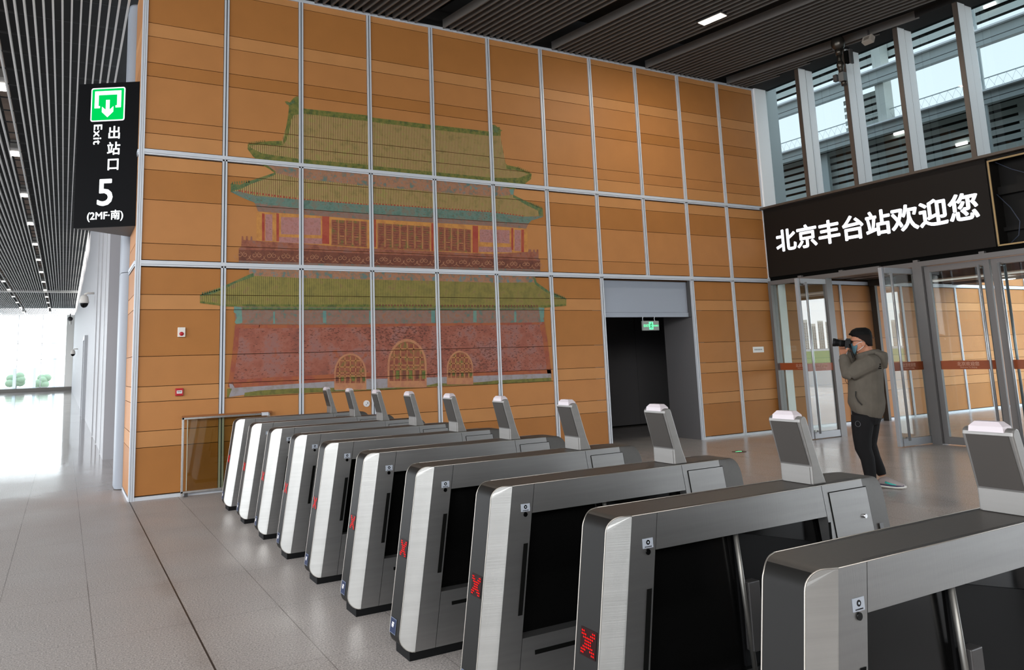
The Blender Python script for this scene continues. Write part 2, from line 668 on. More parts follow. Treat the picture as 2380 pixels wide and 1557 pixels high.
# right end of the inside wall
box(bm, 11.50, 11.53, -0.022, 0.02, 0, 6.9, 0)
for z, xe in ((T1, 11.5), (T2, NX * P)):
    box(bm, 0.036, xe, -0.027, 0.02, z - 0.012, z + 0.036, 0)
    box(bm, 0.036, xe, -0.022, 0.02, z - 0.036, z - 0.015, 0)
    box(bm, 0.036, xe, -0.010, 0.02, z - 0.016, z - 0.011, 1)
    # short return
    box(bm, -0.040, -0.008, 0.03, 1.045, z - 0.012, z + 0.034, 0)
    box(bm, -0.036, -0.008, 0.03, 1.045, z - 0.036, z - 0.018, 0)
box(bm, 0.036, 7 * P, -0.018, 0.02, 0.0, 0.042, 0)
box(bm, 9 * P, NX * P, -0.018, 0.02, 0.0, 0.042, 0)
box(bm, -0.034, -0.008, 0.03, 1.045, 0.0, 0.042, 0)
box(bm, 0.0, 11.52, -0.02, 0.02, TOP, 6.905, 0)
struct('trim_1', bm, [ALU, ALUD])

# ------------------------------------------------------------------ doorway with grey overpanel and dark corridor
bm = NB()
xl, xr = 7 * P + 0.034, 9 * P - 0.034
box(bm, xl, xr - 0.06, 0.06, 0.10, 2.30, T2 - 0.036, 0)
box(bm, xr - 0.06, xr, 0.02, 0.10, 2.215, T2 - 0.036, 1)
box(bm, xl, xr - 0.02, 0.045, 0.11, 2.215, 2.296, 0)
struct('trim_2', bm, [mat('grey_overpanel', S(160, 166, 178, 1.0), 0.4, 0.25, 0.5), DARKMETAL])
CORR = mat('corridor_panel', S(104, 102, 103), 0.45, 0.1)
bm = NB()
box(bm, xr, xr + 0.25, 0.02, 0.78, 0, 2.5, 0)          # right jamb lining
box(bm, xl - 0.25, xl, 0.02, 3.2, 0, 2.5, 0)
for i in range(8):                                         # panels of the far wall of the corridor
    box(bm, 6.6 + i * 1.0, 7.59 + i * 1.0, 3.02, 3.06, 0.03, 2.6, 0)
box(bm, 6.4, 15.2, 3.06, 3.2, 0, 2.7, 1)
box(bm, 10.9, 11.0, 0.8, 2.2, 0, 2.6, 0)
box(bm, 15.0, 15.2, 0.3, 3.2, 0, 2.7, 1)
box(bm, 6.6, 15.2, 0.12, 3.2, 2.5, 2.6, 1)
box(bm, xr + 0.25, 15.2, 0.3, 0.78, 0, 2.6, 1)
struct('wall_corridor', bm, [CORR, BLACK])

# ================================================================== LONG HALL ON THE LEFT: column, grey wall, end wall, glazing
bm = NB()
rings = [Vector((0.06, 1.62, 0))]
pts = []
for i in range(13):
    a = PI + (PI / 2) * i / 12
    pts.append((-0.005 + 0.118 * math.cos(a), 1.20 + 0.14 * math.sin(a)))
pts += [(0.08, 1.06), (0.08, 1.5), (-0.123, 1.5)]
prism(bm, [(x, y, 0.012) for x, y in pts], (0, 0, 2.91))
prism(bm, [(x, y, 2.93) for x, y in pts], (0, 0, 3.95))
struct('pillar', bm, mat('white_column_cladding', S(142, 147, 156, 1.0), 0.45, 0.0), bevel=None)

bm = NB()
box(bm, 0.10, 0.3, 1.5, 5.15, 0, 6.95)
box(bm, -0.10, 0.3, 5.15, 6.25, 0.0, 6.95)
ys = 6.28
i = 0
while ys < 68.9:
    step = min(2.35, 68.9 - ys)
    box(bm, -0.085, 0.3, ys, ys + step - 0.02, 0.0, 6.95)
    if i < 3:
        box(bm, -0.112, -0.08, ys - 0.03, ys + 0.04, 0.02, 5.2 if i else 6.9, 1)
    ys += step
    i += 1
box(bm, -0.07, 0.3, 6.2, 69, 0, 6.95)
# door frame standing proud
box(bm, -0.19, -0.08, 19.0, 19.25, 0, 2.85, 2)
box(bm, -0.19, -0.08, 21.1, 21.3, 0, 2.85, 2)
box(bm, -0.19, -0.08, 19.251, 21.099, 2.72, 2.85, 2)
struct('wall_right_hall', bm, [GREYPAINT, mat('pale_edge_strip', S(182, 182, 184), 0.4, 0.1), mat('light_grey_frame', S(176, 178, 182), 0.4, 0.2)])

# far end: glazing with a low sill and a blank return on the right
WHITEWALL = mat('white_wall', S(244, 241, 234, 1.0), 0.6)
bm = NB()
box(bm, -0.70, 0.35, 68.9, 69.2, 0.36, 6.95)
struct('wall_end', bm, WHITEWALL)
bm = NB()
box(bm, -14.5, 0.35, 68.8, 69.2, 0.0, 0.36)
struct('trim_3', bm, mat('dark_sill', S(112, 107, 100), 0.5))
FRAMEW = mat('pale_window_frame', S(236, 240, 242), 0.4, 0.0)
bm = NB()
for i in range(8):
    x = -2.62 - 1.9 * i
    box(bm, x - 0.022, x + 0.022, 68.9, 69.0, 0.36, 6.95)
for z in (0.40, 2.885, 4.347, 6.85):
    box(bm, -14.5, -0.70, 68.9, 69.0, z - 0.022, z + 0.022)
win = struct('window_1', bm, FRAMEW)
bm = NB()
quad(bm, (-14.5, 68.97, 0.4), (-0.7, 68.97, 0.4), (-0.7, 68.97, 6.9), (-14.5, 68.97, 6.9))
struct('window_glass', bm, glass('clear_glass', (0.93, 0.97, 0.96, 1), 0.8), win, normals=False)

# ================================================================== CEILINGS
SLATL = mat('ceiling_slat_pale', S(226, 224, 220, 1.0), 0.5, 0.0)
SLATD = mat('ceiling_slat_bronze', S(112, 108, 104, 1.0), 0.5, 0.2)
VOID = mat('ceiling_void', S(30, 29, 28), 0.8)
CONC = mat('concrete_coffer', S(150, 132, 120, 1.0), 0.8, 0, 0.3, ((1.5, 1.5, 1.5), 0.25))
bm = NB()
box(bm, -14.5, 11.6, -18, 0.0, 7.55, 7.65, 0)
box(bm, -14.5, 0.35, 0.0, 69.2, 7.55, 7.65, 0)
box(bm, 0.0, 11.45, 0.02, 0.06, 6.9, 7.6, 0)
box(bm, 11.40, 11.96, -18, 0.1, 6.90, 7.6, 0)
ceil = struct('ceiling', bm, VOID)
# pale slats over the hall
bm = NB()
lampx = []
x = -0.145
while x > -14:
    for i in range(14):
        box(bm, x - 0.0125, x + 0.0125, 0.25, 68.8, 6.85, 6.93, 0)
        x -= 0.122
    x -= 0.061
    box(bm, x - 0.0125, x + 0.0125, 0.25, 68.8, 6.85, 6.93, 0)
    lampx.append(x - 0.108)
    x -= 0.216
y = 0.6
while y < 68:                       # carrier rails above the slats
    box(bm, -14, -0.13, y - 0.012, y + 0.012, 6.955, 6.98, 1)
    y += 0.83
box(bm, -14, 0.0, 45.45, 45.65, 6.80, 6.95, 0)
struct('slats_left', bm, [SLATL, mat('carrier_rail', S(58, 58, 58), 0.6, 0.3)], ceil)
bm = NB()
for xx in lampx:
    box(bm, xx - 0.09, xx + 0.09, 0.3, 68.7, 7.12, 7.14)
struct('coffer', bm, CONC, ceil)
# bronze slats, set at a slant, over the gate hall
bm = NB()
dslant = Vector((0.18, -1.0, 0)).normalized()
def clip_line(x0, xmin, xmax, ymin, ymax):
    # points (x0 + t*.18, -t)
    t0, t1 = -ymax, -ymin
    s = 0.18
    t0 = max(t0, (xmin - x0) / s)
    t1 = min(t1, (xmax - x0) / s)
    return (t0, t1) if t1 > t0 + 0.1 else None
nrm = Vector((dslant.y, -dslant.x, 0))
bandx = []
for n in range(-4, 5):
    base = 4.42 + 2.12 * n
    bandx.append(base - 0.26)
    for i in range(14):
        x0 = base + 0.1246 * i
        c = clip_line(x0, 0.0, 11.42, -17.9, -0.03)
        if c:
            a = Vector((x0 + 0.18 * c[0], -c[0], 6.955))
            b = Vector((x0 + 0.18 * c[1], -c[1], 6.955))
            L = (b - a).length
            obox(bm, (a + b) / 2, dslant, nrm, (0, 0, 1), L / 2, 0.0095, 0.075, 0)
struct('slats_right', bm, [SLATD], ceil)
bm = NB()
for x0 in bandx:
    c = clip_line(x0, 0.2, 11.2, -17.9, -0.1)
    if c:
        a = Vector((x0 + 0.18 * c[0], -c[0], 7.2))
        b = Vector((x0 + 0.18 * c[1], -c[1], 7.2))
        obox(bm, (a + b) / 2, dslant, nrm, (0, 0, 1), (b - a).length / 2, 0.2, 0.01, 0)
struct('dark_channel', bm, [BLACK], ceil)
# remaining ceiling over the concourse in front of the hall
bm = NB()
x = -0.145
while x > -14:
    for i in range(14):
        box(bm, x - 0.0125, x + 0.0125, -17.9, 0.25, 6.85, 6.93, 0)
        x -= 0.122
    x -= 0.40
struct('slats_front', bm, [SLATL], ceil)

# back of the concourse (behind the photographer)
bm = NB()
box(bm, 0.5, 12.0, -18.2, -18.0, 0, 7.6)
struct('wall_front', bm, mat('grey_stone_wall', S(120, 114, 108), 0.7))
# glazing at the near end of the long hall, behind the photographer
bm = NB()
for i in range(9):
    x = -14.4 + i * 1.84
    box(bm, x - 0.06, x + 0.06, -26.1, -25.95, 0, 7.6)
for z in (0.05, 1.2, 3.0, 4.8, 6.6):
    box(bm, -14.5, 0.5, -26.1, -25.95, z - 0.05, z + 0.05)
win4 = struct('window_4', bm, FRAMEW)
bm = NB(); quad(bm, (-14.5, -26.0, 0), (0.5, -26.0, 0), (0.5, -26.0, 7.6), (-14.5, -26.0, 7.6)); struct('window_glass', bm, glass('grey_glass', (0.20, 0.205, 0.21, 1), 0.6), win4, normals=False)
bm = NB(); box(bm, 0.4, 0.5, -26.0, -18.2, 0, 7.6); struct('wall_side', bm, MATS['grey_stone_wall'])
bm = NB(); box(bm, -14.5, 0.5, -26.0, -18.0, -0.12, 0.0); struct('floor_rear', bm, mat('granite_plain', S(160, 153, 149), 0.3))
bm = NB(); box(bm, -14.5, 0.5, -26.0, -18.0, 6.9, 7.0); struct('ceiling_rear', bm, VOID)

# lamps
LAMPE = emis('lamp_glow', (1.0, 0.96, 0.9, 1), 9.0)
LAMPH = mat('lamp_housing', S(140, 138, 134), 0.5)
first = None
names = ['first lit strip lamp of the pale slat ceiling, above the exit sign', 'second lit lamp from the exit sign in the pale slat ceiling', 'third lit lamp from the exit sign in the pale slat ceiling',
         'fourth lit lamp from the exit sign in the pale slat ceiling']
for ci, xx in enumerate(lampx[:3]):
    for i in range(13):
        yy = 5.6 + 4.92 * i
        if (ci == 1 and yy < 28) or (ci == 2 and yy < 45):
            continue
        if first is None:
            first = thing('ceiling_lamp', names[0], 'lamp', (xx, yy, 0))
            bm = NB()
            box(bm, -0.085, 0.085, -0.52, 0.24, 6.91, 7.11)
            obj('housing', bm, LAMPH, first)
            bm = NB()
            box(bm, -0.08, 0.08, -0.2, 0.22, 6.895, 6.909)
            obj('diffuser', bm, LAMPE, first)
            o = first
        else:
            o = dup(first, (xx, yy, 0), '')
        if ci == 0 and i < 4:
            o['label'] = names[i]
            o['group'] = 'near lamps in the hall ceiling'
        else:
            o['label'] = 'small lit lamp far down the pale slat ceiling of the hall'
            o['group'] = 'far lamps in the hall ceiling'
# lit wall-edge troughs high on the grey wall
t0 = None
for i in range(7):
    yy = 21.3 + 5.1 * i
    if t0 is None:
        t0 = thing('cove_lamp', 'x', 'lamp', (-0.03, yy, 0), group='lit coves along the top of the grey wall')
        bm = NB()
        box(bm, -0.115, -0.105, 0.0, 3.9, 6.20, 6.83)
        obj('glow_panel', bm, emis('cove_glow', (1.0, 0.98, 0.95, 1), 1.6), t0)
        o = t0
    else:
        o = dup(t0, (-0.03, yy, 0), 'x')
    o['label'] = 'lit white cove panel along the top of the grey wall under the slats'
# the lamp in the bronze ceiling
lp = thing('ceiling_lamp', 'bright square twin-spot lamp in the dark slat ceiling above the gates', 'lamp', (8.23, -2.12, 6.86), (0, 0, -math.atan2(0.18, 1.0) * -1))
bm = NB()
box(bm, -0.10, 0.10, -0.23, 0.23, 0.012, 0.16)
obj('housing', bm, DARKMETAL, lp)
bm = NB()
box(bm, -0.085, 0.085, -0.21, 0.21, 0.0, 0.011)
obj('diffuser', bm, emis('lamp_glow_warm', (1.0, 0.93, 0.82, 1), 1.1), lp)
for s in (-0.1, 0.1):
    bm = NB()
    cyl(bm, (0, s, -0.004), (0, 0, 1), 0.06, 0.006)
    obj('spot', bm, emis('spot_glow', (1.0, 0.9, 0.75, 1), 25.0), lp)
l = bpy.data.lights.new('ceiling_lamp_light', 'AREA')
l.size = 0.3
l.energy = 60
l.color = (1.0, 0.92, 0.8)
lo = bpy.data.objects.new('ceiling_lamp_light', l)
COL.objects.link(lo)
lo.location = (8.23, -2.12, 6.84)

# ================================================================== MURAL painted on the boards (flat art lying on the wall)
ROOFP = paint('mural_roof_olive', [(0.30, (96, 84, 46)), (0.46, (124, 102, 58)), (0.58, (132, 100, 68)), (0.72, (118, 112, 54))], 7, None, (0.0265, (166, 150, 96), (100, 76, 52)))
ROOFP2 = paint('mural_roof_green', [(0.30, (88, 86, 46)), (0.46, (104, 98, 50)), (0.60, (118, 110, 54)), (0.74, (114, 90, 64))], 7, None, (0.0265, (132, 120, 66), (94, 82, 46)))
GREENP = paint('mural_ridge_green', [(0.34, (70, 78, 44)), (0.5, (88, 94, 44)), (0.66, (106, 100, 52))], 14)
GREEND = paint('mural_dark_green', [(0.34, (66, 84, 60)), (0.5, (78, 96, 62)), (0.66, (98, 100, 60))], 14)
SALMON = paint('mural_salmon_brackets', [(0.32, (84, 104, 98)), (0.45, (128, 96, 76)), (0.56, (146, 102, 76)), (0.68, (112, 106, 98)), (0.8, (88, 116, 118))], 8)
TEALP = paint('mural_teal_eaves', [(0.32, (76, 98, 88)), (0.5, (88, 112, 102)), (0.68, (102, 100, 88))], 8, ((96, 70, 44), 30, 0.79))
MAUVEB = paint('mural_mauve_band', [(0.30, (88, 100, 92)), (0.46, (124, 88, 74)), (0.58, (114, 98, 90)), (0.72, (130, 90, 70))], 10)
YELP = paint('mural_ochre_frame', [(0.35, (154, 104, 58)), (0.6, (172, 120, 62))], 8)
REDCOL = paint('mural_red_column', [(0.35, (136, 54, 46)), (0.6, (146, 70, 52))], 5)
MAUVE = paint('mural_mauve_panel', [(0.35, (142, 96, 88)), (0.55, (152, 108, 104)), (0.7, (136, 98, 92))], 14, ((104, 74, 70), 34, 0.79))
DOORP = paint('mural_door_brown', [(0.35, (112, 62, 48)), (0.5, (130, 76, 58)), (0.64, (116, 84, 52)), (0.76, (98, 92, 50))], 12)
LINEP = paint('mural_tan_line', [(0.4, (150, 100, 68)), (0.6, (158, 112, 70))], 8)
BALP = paint('mural_terrace_brown', [(0.35, (112, 66, 54)), (0.55, (134, 82, 62)), (0.7, (122, 84, 74))], 8)
FRIEZE = paint('mural_frieze_brown', [(0.35, (88, 52, 42)), (0.6, (104, 62, 48))], 8)
CURLP = paint('mural_curl_tan', [(0.4, (142, 98, 72)), (0.6, (150, 108, 82))], 8)
BRICKP = paint('mural_wall_red', [(0.26, (112, 70, 60)), (0.42, (130, 76, 62)), (0.54, (136, 84, 70)), (0.68, (128, 90, 84)), (0.82, (138, 78, 56))], 3.2, ((84, 50, 42), 24, 0.745))
BRICKD = paint('mural_wall_edge_red', [(0.35, (126, 66, 54)), (0.6, (140, 80, 52))], 6)
STONEP = paint('mural_grey_base', [(0.35, (124, 116, 112)), (0.6, (134, 128, 132))], 8)
GRASSP = paint('mural_grass_green', [(0.35, (88, 86, 46)), (0.6, (104, 100, 50))], 12)
ARCHP = paint('mural_arch_pink', [(0.35, (150, 100, 76)), (0.6, (160, 112, 80))], 8)
BLUEP = paint('mural_blue_bracket', [(0.35, (82, 116, 112)), (0.6, (96, 124, 112))], 10)

mural = thing('wall_mural', 'large painted tower with tiered green roofs and red base on the orange wall', 'mural', (0, 0, 0))
def cutbm(bm):
    for z in JOINTS:
        for zz in (z - G, z + G):
            geom = bm.verts[:] + bm.edges[:] + bm.faces[:]
            bmesh.ops.bisect_plane(bm, geom=geom, plane_co=(0, 0, zz), plane_no=(0, 0, 1))
        dead = [f for f in bm.faces if abs(f.calc_center_median().z - z) < G]
        bmesh.ops.delete(bm, geom=dead, context='FACES')
ART_N = [0]
def art(name, layers, parent=mural):
    """layers: list of (material, depth step, [pixel polygons])"""
    bm = NB()
    mats = []
    for m, d, polys in layers:
        if m not in mats:
            mats.append(m)
        ART_N[0] += 1
        for pl in polys:
            pts = []
            for (x, y) in pl:
                q = onY(x, y, 0.0)
                pts.append((q.x, -0.0006 - 0.0003 * ART_N[0], q.z))
            poly(bm, pts, mats.index(m))
    cutbm(bm)
    o = obj(name, bm, mats, parent)
    return o
a3 = lambda x, y: (450 + x / 3.892, 200 + y / 3.892)
a4 = lambda x, y: (850 + x / 3.892, 200 + y / 3.892)
a5 = lambda x, y: (450 + x / 3.892, 560 + y / 3.892)
a6 = lambda x, y: (850 + x / 3.892, 560 + y / 3.892)
def L(f, *p):
    return [f(*q) for q in p]
# comb-toothed hips: little ornaments along a roof edge
def teeth(p0, p1, n, h, wd=0.45):
    out = []
    for i in range(n):
        t = (i + 0.5) / n
        x = p0[0] + (p1[0] - p0[0]) * t
        y = p0[1] + (p1[1] - p0[1]) * t
        s = abs(p1[0] - p0[0]) / n * wd / 2
        out.append([(x - s, y + 1.5), (x - s, y - h), (x + s, y - h * 0.8), (x + s, y + 1.5)])
    return out
upper = L(a3, (862, 280), (1000, 215), (1570, 275)) + L(a4, (60, 295), (590, 360), (1110, 420), (1215, 440), (1265, 700), (1280, 720), (1360, 735), (1490, 790), (1492, 840), (1440, 885), (1150, 860), (600, 800), (60, 752)) + L(a3, (1570, 745), (990, 690), (700, 660), (540, 640), (488, 570), (490, 525), (660, 500), (800, 495))
ridge = L(a3, (850, 300), (862, 200), (858, 175), (830, 152), (826, 138), (850, 138), (868, 150), (900, 112), (925, 95), (948, 96), (955, 200), (990, 203), (1570, 265)) + L(a4, (60, 285), (590, 350), (1110, 410), (1145, 412), (1145, 350), (1170, 352), (1192, 372), (1212, 370), (1214, 392), (1236, 400), (1220, 412), (1220, 450), (1110, 450), (590, 392), (60, 325)) + L(a3, (1570, 318), (1000, 250), (905, 262), (885, 300), (862, 420), (835, 500), (805, 540))
eave1 = L(a3, (490, 525), (520, 560), (620, 610), (960, 660), (1570, 712)) + L(a4, (60, 722), (600, 775), (1150, 830), (1380, 832), (1470, 800), (1500, 790), (1496, 840), (1440, 885), (1340, 935), (1150, 895), (600, 835), (60, 790)) + L(a3, (1570, 770), (990, 720), (620, 700), (540, 640), (488, 570))
hip1 = L(a3, (490, 525), (660, 500), (800, 495), (806, 540), (640, 535), (500, 532))
hip1r = L(a4, (1265, 700), (1282, 716), (1362, 732), (1492, 788), (1488, 800), (1360, 760), (1270, 752))
art('upper_roof', [(ROOFP, 1, [upper]), (GREENP, 2, [ridge, eave1, hip1, hip1r] + teeth(a3(495, 522), a3(650, 502), 9, 4) + teeth(a4(1370, 738), a4(1485, 785), 7, 4)),
                   (GREEND, 3, [L(a3, (832, 152), (868, 150), (905, 130), (915, 150), (870, 172), (845, 168)), L(a4, (1150, 360), (1190, 380), (1205, 420), (1160, 420))])])
br1 = L(a3, (620, 705), (960, 705), (1570, 760)) + L(a4, (60, 790), (600, 840), (1150, 895), (1345, 935), (1338, 990), (1130, 1010), (600, 960), (60, 915)) + L(a3, (1580, 910), (950, 845), (700, 815), (738, 785), (700, 758))
art('upper_brackets', [(SALMON, 1, [br1]), (GREENP, 2, [L(a3, (560, 690), (640, 700), (745, 775), (738, 790), (690, 755), (620, 712))]),
                       (BLUEP, 2, [L(a4, (1300, 935), (1340, 930), (1335, 985), (1310, 980)), L(a4, (945, 900), (955, 905), (958, 935), (945, 930))])])
mid = L(a3, (335, 885), (420, 895), (540, 850), (735, 785), (950, 835), (1580, 905)) + L(a4, (60, 905), (600, 955), (1140, 1000), (1340, 985), (1470, 1055), (1597, 1112), (1605, 1170), (1430, 1182), (1140, 1140), (640, 1110), (60, 1072)) + L(a3, (1580, 1078), (990, 1030), (560, 992), (400, 950), (335, 960))
hip2 = L(a3, (335, 882), (420, 892), (540, 848), (735, 783), (742, 800), (620, 850), (520, 885), (420, 935), (380, 940), (350, 960), (335, 960))
hip2r = L(a4, (1335, 985), (1470, 1050), (1600, 1110), (1606, 1180), (1570, 1190), (1560, 1130), (1450, 1075), (1330, 1005))
saw = []
for f, xs, p, q in ((a3, (400, 990), (400, 950), (990, 1030)), (a3, (990, 1580), (990, 1030), (1580, 1078)), (a4, (60, 600), (60, 1068), (600, 1108)), (a4, (640, 1140), (640, 1110), (1140, 1142)), (a4, (1140, 1430), (1140, 1142), (1430, 1182))):
    saw += teeth(f(*p), f(*q), int((xs[1] - xs[0]) / 26), 3.2, 0.5)
art('middle_roof', [(ROOFP, 1, [mid]), (GREEND, 2, [hip2, hip2r] + teeth(a3(340, 885), a3(510, 868), 8, 5) + teeth(a4(1480, 1058), a4(1598, 1108), 8, 4)), (REDCOL, 2, saw)])
teal = L(a3, (335, 958), (400, 950), (560, 992), (990, 1030), (1580, 1078)) + L(a4, (60, 1070), (640, 1110), (1140, 1142), (1430, 1182), (1605, 1175), (1590, 1190), (1500, 1215), (1470, 1245), (1140, 1228), (600, 1192), (60, 1162)) + L(a3, (1580, 1165), (950, 1112), (580, 1120), (550, 1055), (440, 1010))
teal2 = L(a3, (555, 1060), (950, 1105), (1580, 1160)) + L(a4, (60, 1158), (600, 1188), (1140, 1222), (1472, 1242), (1450, 1290), (1140, 1268), (600, 1238), (60, 1208)) + L(a3, (1580, 1212), (950, 1162), (600, 1138), (580, 1130))
art('middle_eaves', [(TEALP, 1, [teal]), (MAUVEB, 2, [teal2])])
# storey between the two lower roofs
st = L(a3, (568, 1135), (950, 1160), (1580, 1210)) + L(a4, (60, 1205), (600, 1236), (1140, 1266), (1460, 1290), (1470, 1510), (1140, 1540), (600, 1530), (60, 1510)) + L(a3, (1580, 1480), (950, 1440), (568, 1420))
def rect(f, x0, x1, yt0, yt1, yb0, yb1):
    return L(f, (x0, yt0), (x1, yt1), (x1, yb1), (x0, yb0))
cols = [rect(a3, 618, 642, 1150, 1155, 1400, 1400), rect(a3, 748, 772, 1150, 1155, 1405, 1405), rect(a3, 1162, 1226, 1178, 1180, 1425, 1430), rect(a4, 75, 92, 1205, 1207, 1455, 1457), rect(a4, 592, 612, 1240, 1242, 1490, 1492), rect(a4, 965, 1015, 1262, 1266, 1505, 1510), rect(a4, 1315, 1334, 1285, 1287, 1480, 1485), rect(a4, 1406, 1430, 1298, 1300, 1500, 1505)]
mv = [rect(a3, 790, 1150, 1185, 1195, 1340, 1350), rect(a3, 772, 1162, 1365, 1380, 1415, 1430), rect(a3, 648, 712, 1160, 1162, 1400, 1402), rect(a4, 1030, 1300, 1296, 1305, 1410, 1425), rect(a4, 1022, 1320, 1452, 1458, 1500, 1505), rect(a4, 1345, 1402, 1300, 1304, 1490, 1495)]
drs = [rect(a3, 1245, 1568, 1208, 1226, 1440, 1460), rect(a4, 105, 580, 1240, 1272, 1470, 1490), rect(a4, 655, 952, 1275, 1300, 1490, 1505)]
lines, lat = [], []
for f, x0, x1, yt0, yt1, yb0, yb1 in ((a3, 1245, 1568, 1208, 1226, 1440, 1460), (a4, 105, 580, 1240, 1272, 1470, 1490), (a4, 655, 952, 1275, 1300, 1490, 1505)):
    n = 5 if x1 - x0 < 400 else 7
    for i in range(n + 1):
        t = i / n
        x = x0 + (x1 - x0) * t
        ya, yb = yt0 + (yt1 - yt0) * t, yb0 + (yb1 - yb0) * t
        lines.append(rect(f, x - 4, x + 4, ya, ya, yb - 15, yb - 15))
    for i in range(n):
        xa_, xb_ = x0 + (x1 - x0) * (i + 0.2) / n, x0 + (x1 - x0) * (i + 0.8) / n
        t = (i + 0.5) / n
        ya, yb = yt0 + (yt1 - yt0) * t, yb0 + (yb1 - yb0) * t
        for j, fr in enumerate((0.10, 0.19, 0.28, 0.37, 0.46, 0.55, 0.66, 0.76, 0.88)):
            yy = ya + (yb - ya) * fr
            lat.append(rect(f, xa_, xb_, yy, yy + 2, yy + 6, yy + 8))
        if i % 2 == 1:
            lines.append(rect(f, xa_, xb_, ya + (yb - ya) * 0.60, ya + (yb - ya) * 0.61, ya + (yb - ya) * 0.63, ya + (yb - ya) * 0.64))
art('upper_storey', [(YELP, 1, [st]), (MAUVE, 2, mv), (DOORP, 2, drs), (REDCOL, 3, cols), (LINEP, 3, lines), (FRIEZE, 3, lat)])
# terrace with railing posts and scroll frieze
ter = L(a3, (430, 1450), (435, 1358), (447, 1358), (450, 1392), (472, 1394), (474, 1358), (487, 1358), (490, 1395), (512, 1396), (515, 1360), (528, 1360), (531, 1398), (575, 1400), (950, 1425), (1580, 1470)) + L(a4, (60, 1470), (600, 1495), (1140, 1520), (1468, 1500), (1470, 1478), (1495, 1478), (1497, 1500), (1510, 1500), (1512, 1480), (1528, 1480), (1530, 1502), (1543, 1502), (1545, 1478), (1560, 1480), (1562, 1560), (1562, 1580)) + L(a6, (1575, 170), (1160, 150), (600, 118), (60, 105)) + L(a5, (1580, 105), (950, 72), (408, 68))
frz = L(a5, (408, 78), (950, 82), (1580, 112)) + L(a6, (60, 118), (600, 132), (1160, 158), (1576, 178), (1577, 272), (1160, 262), (600, 246), (60, 236)) + L(a5, (1580, 232), (950, 212), (408, 190))
strip = L(a5, (408, 66), (950, 70), (1580, 100)) + L(a6, (60, 106), (600, 120), (1160, 148), (1576, 168), (1576, 180), (1160, 162), (600, 136), (60, 120)) + L(a5, (1580, 116), (950, 90), (408, 80))
low = L(a5, (408, 178), (950, 196), (1580, 214)) + L(a6, (60, 222), (600, 232), (1160, 248), (1577, 258), (1577, 275), (1160, 265), (600, 250), (60, 240)) + L(a5, (1580, 235), (950, 215), (408, 192))
curls = []
def arcband(cx, cy, r, a0, a1, w_, n=12):
    o_, i_ = [], []
    for k in range(n + 1):
        a = a0 + (a1 - a0) * k / n
        rr = r * (0.35 + 0.65 * k / n) if w_ < 0 else r
        o_.append((cx + (rr + abs(w_)) * math.cos(a), cy + (rr + abs(w_)) * math.sin(a)))
        i_.append((cx + max(0.1, rr - abs(w_)) * math.cos(a), cy + max(0.1, rr - abs(w_)) * math.sin(a)))
    return [[i_[k], o_[k], o_[k + 1], i_[k + 1]] for k in range(n)]
A0, A1 = a5(440, 130), a6(1560, 220)
for k in range(23):
    t = k / 22
    cx, cy = A0[0] + (A1[0] - A0[0]) * (t * 1.09 - 0.09 * t * t), 0
    tt = (cx - A0[0]) / (A1[0] - A0[0])
    cy = A0[1] + (A1[1] - A0[1]) * tt
    s_ = 1.0 - 0.22 * tt
    for sg in (-1, 1):
        curls += arcband(cx + sg * 6.2 * s_, cy - 1.5, 6.2 * s_, PI / 2 - sg * 4.2, PI / 2 + sg * 3.0, -0.62, 16)
        curls += arcband(cx + sg * 8.5 * s_, cy - 1, 10.5 * s_, PI / 2 + (0.1 if sg < 0 else -0.1), PI / 2 - sg * 1.5, 0.62, 8)
art('terrace', [(BALP, 1, [ter]), (FRIEZE, 1, [frz]), (BALP, 2, [strip]), (MAUVEB, 2, [low]), (CURLP, 3, curls)])
# lower tier
br2 = L(a5, (500, 200), (950, 218), (1580, 240)) + L(a6, (60, 240), (600, 252), (1160, 268), (1530, 280), (1530, 380), (1160, 385), (600, 372), (60, 360)) + L(a5, (1580, 360), (950, 345), (530, 330), (500, 290))
lower = L(a5, (57, 488), (100, 480), (280, 400), (530, 315), (950, 335), (1580, 350)) + L(a6, (60, 350), (600, 362), (1160, 378), (1540, 375), (1660, 460), (1800, 520), (1812, 522), (1812, 585), (1600, 602), (1160, 600), (600, 598), (60, 592)) + L(a5, (1590, 592), (950, 592), (600, 592), (290, 585), (57, 560))
hip3 = L(a5, (57, 486), (240, 432), (290, 400), (500, 305), (540, 290), (545, 322), (380, 380), (290, 430), (160, 482), (60, 500))
hip3r = L(a6, (1510, 330), (1530, 330), (1545, 375), (1660, 458), (1812, 520), (1812, 530), (1700, 505), (1600, 445), (1530, 392))
eave3 = L(a5, (57, 545), (290, 572), (600, 575), (1590, 575)) + L(a6, (60, 578), (600, 582), (1160, 585), (1600, 585), (1800, 570), (1812, 585), (1600, 606), (1160, 606), (600, 605), (60, 602)) + L(a5, (1590, 602), (600, 602), (290, 592), (57, 562))
saw3 = teeth(a6(60, 585), a6(600, 588), 20, 3.2, 0.5) + teeth(a6(650, 590), a6(1160, 592), 19, 3.4, 0.5) + teeth(a6(1200, 592), a6(1560, 592), 14, 3.4, 0.5)
art('lower_roof', [(SALMON, 1, [br2]), (GREEND, 2, [L(a5, (520, 322), (950, 350), (1590, 365)) + L(a6, (60, 362), (600, 372), (1200, 388), (1200, 396), (600, 392), (60, 384)) + L(a5, (1590, 388), (950, 372), (540, 350))]), (ROOFP2, 1.5, [lower]),
                    (GREEND, 3, [hip3, hip3r] + teeth(a5(70, 484), a5(240, 440), 8, 5) + teeth(a6(1680, 470), a6(1800, 520), 8, 4)), (GREENP, 3, [eave3]), (FRIEZE, 4, saw3)])
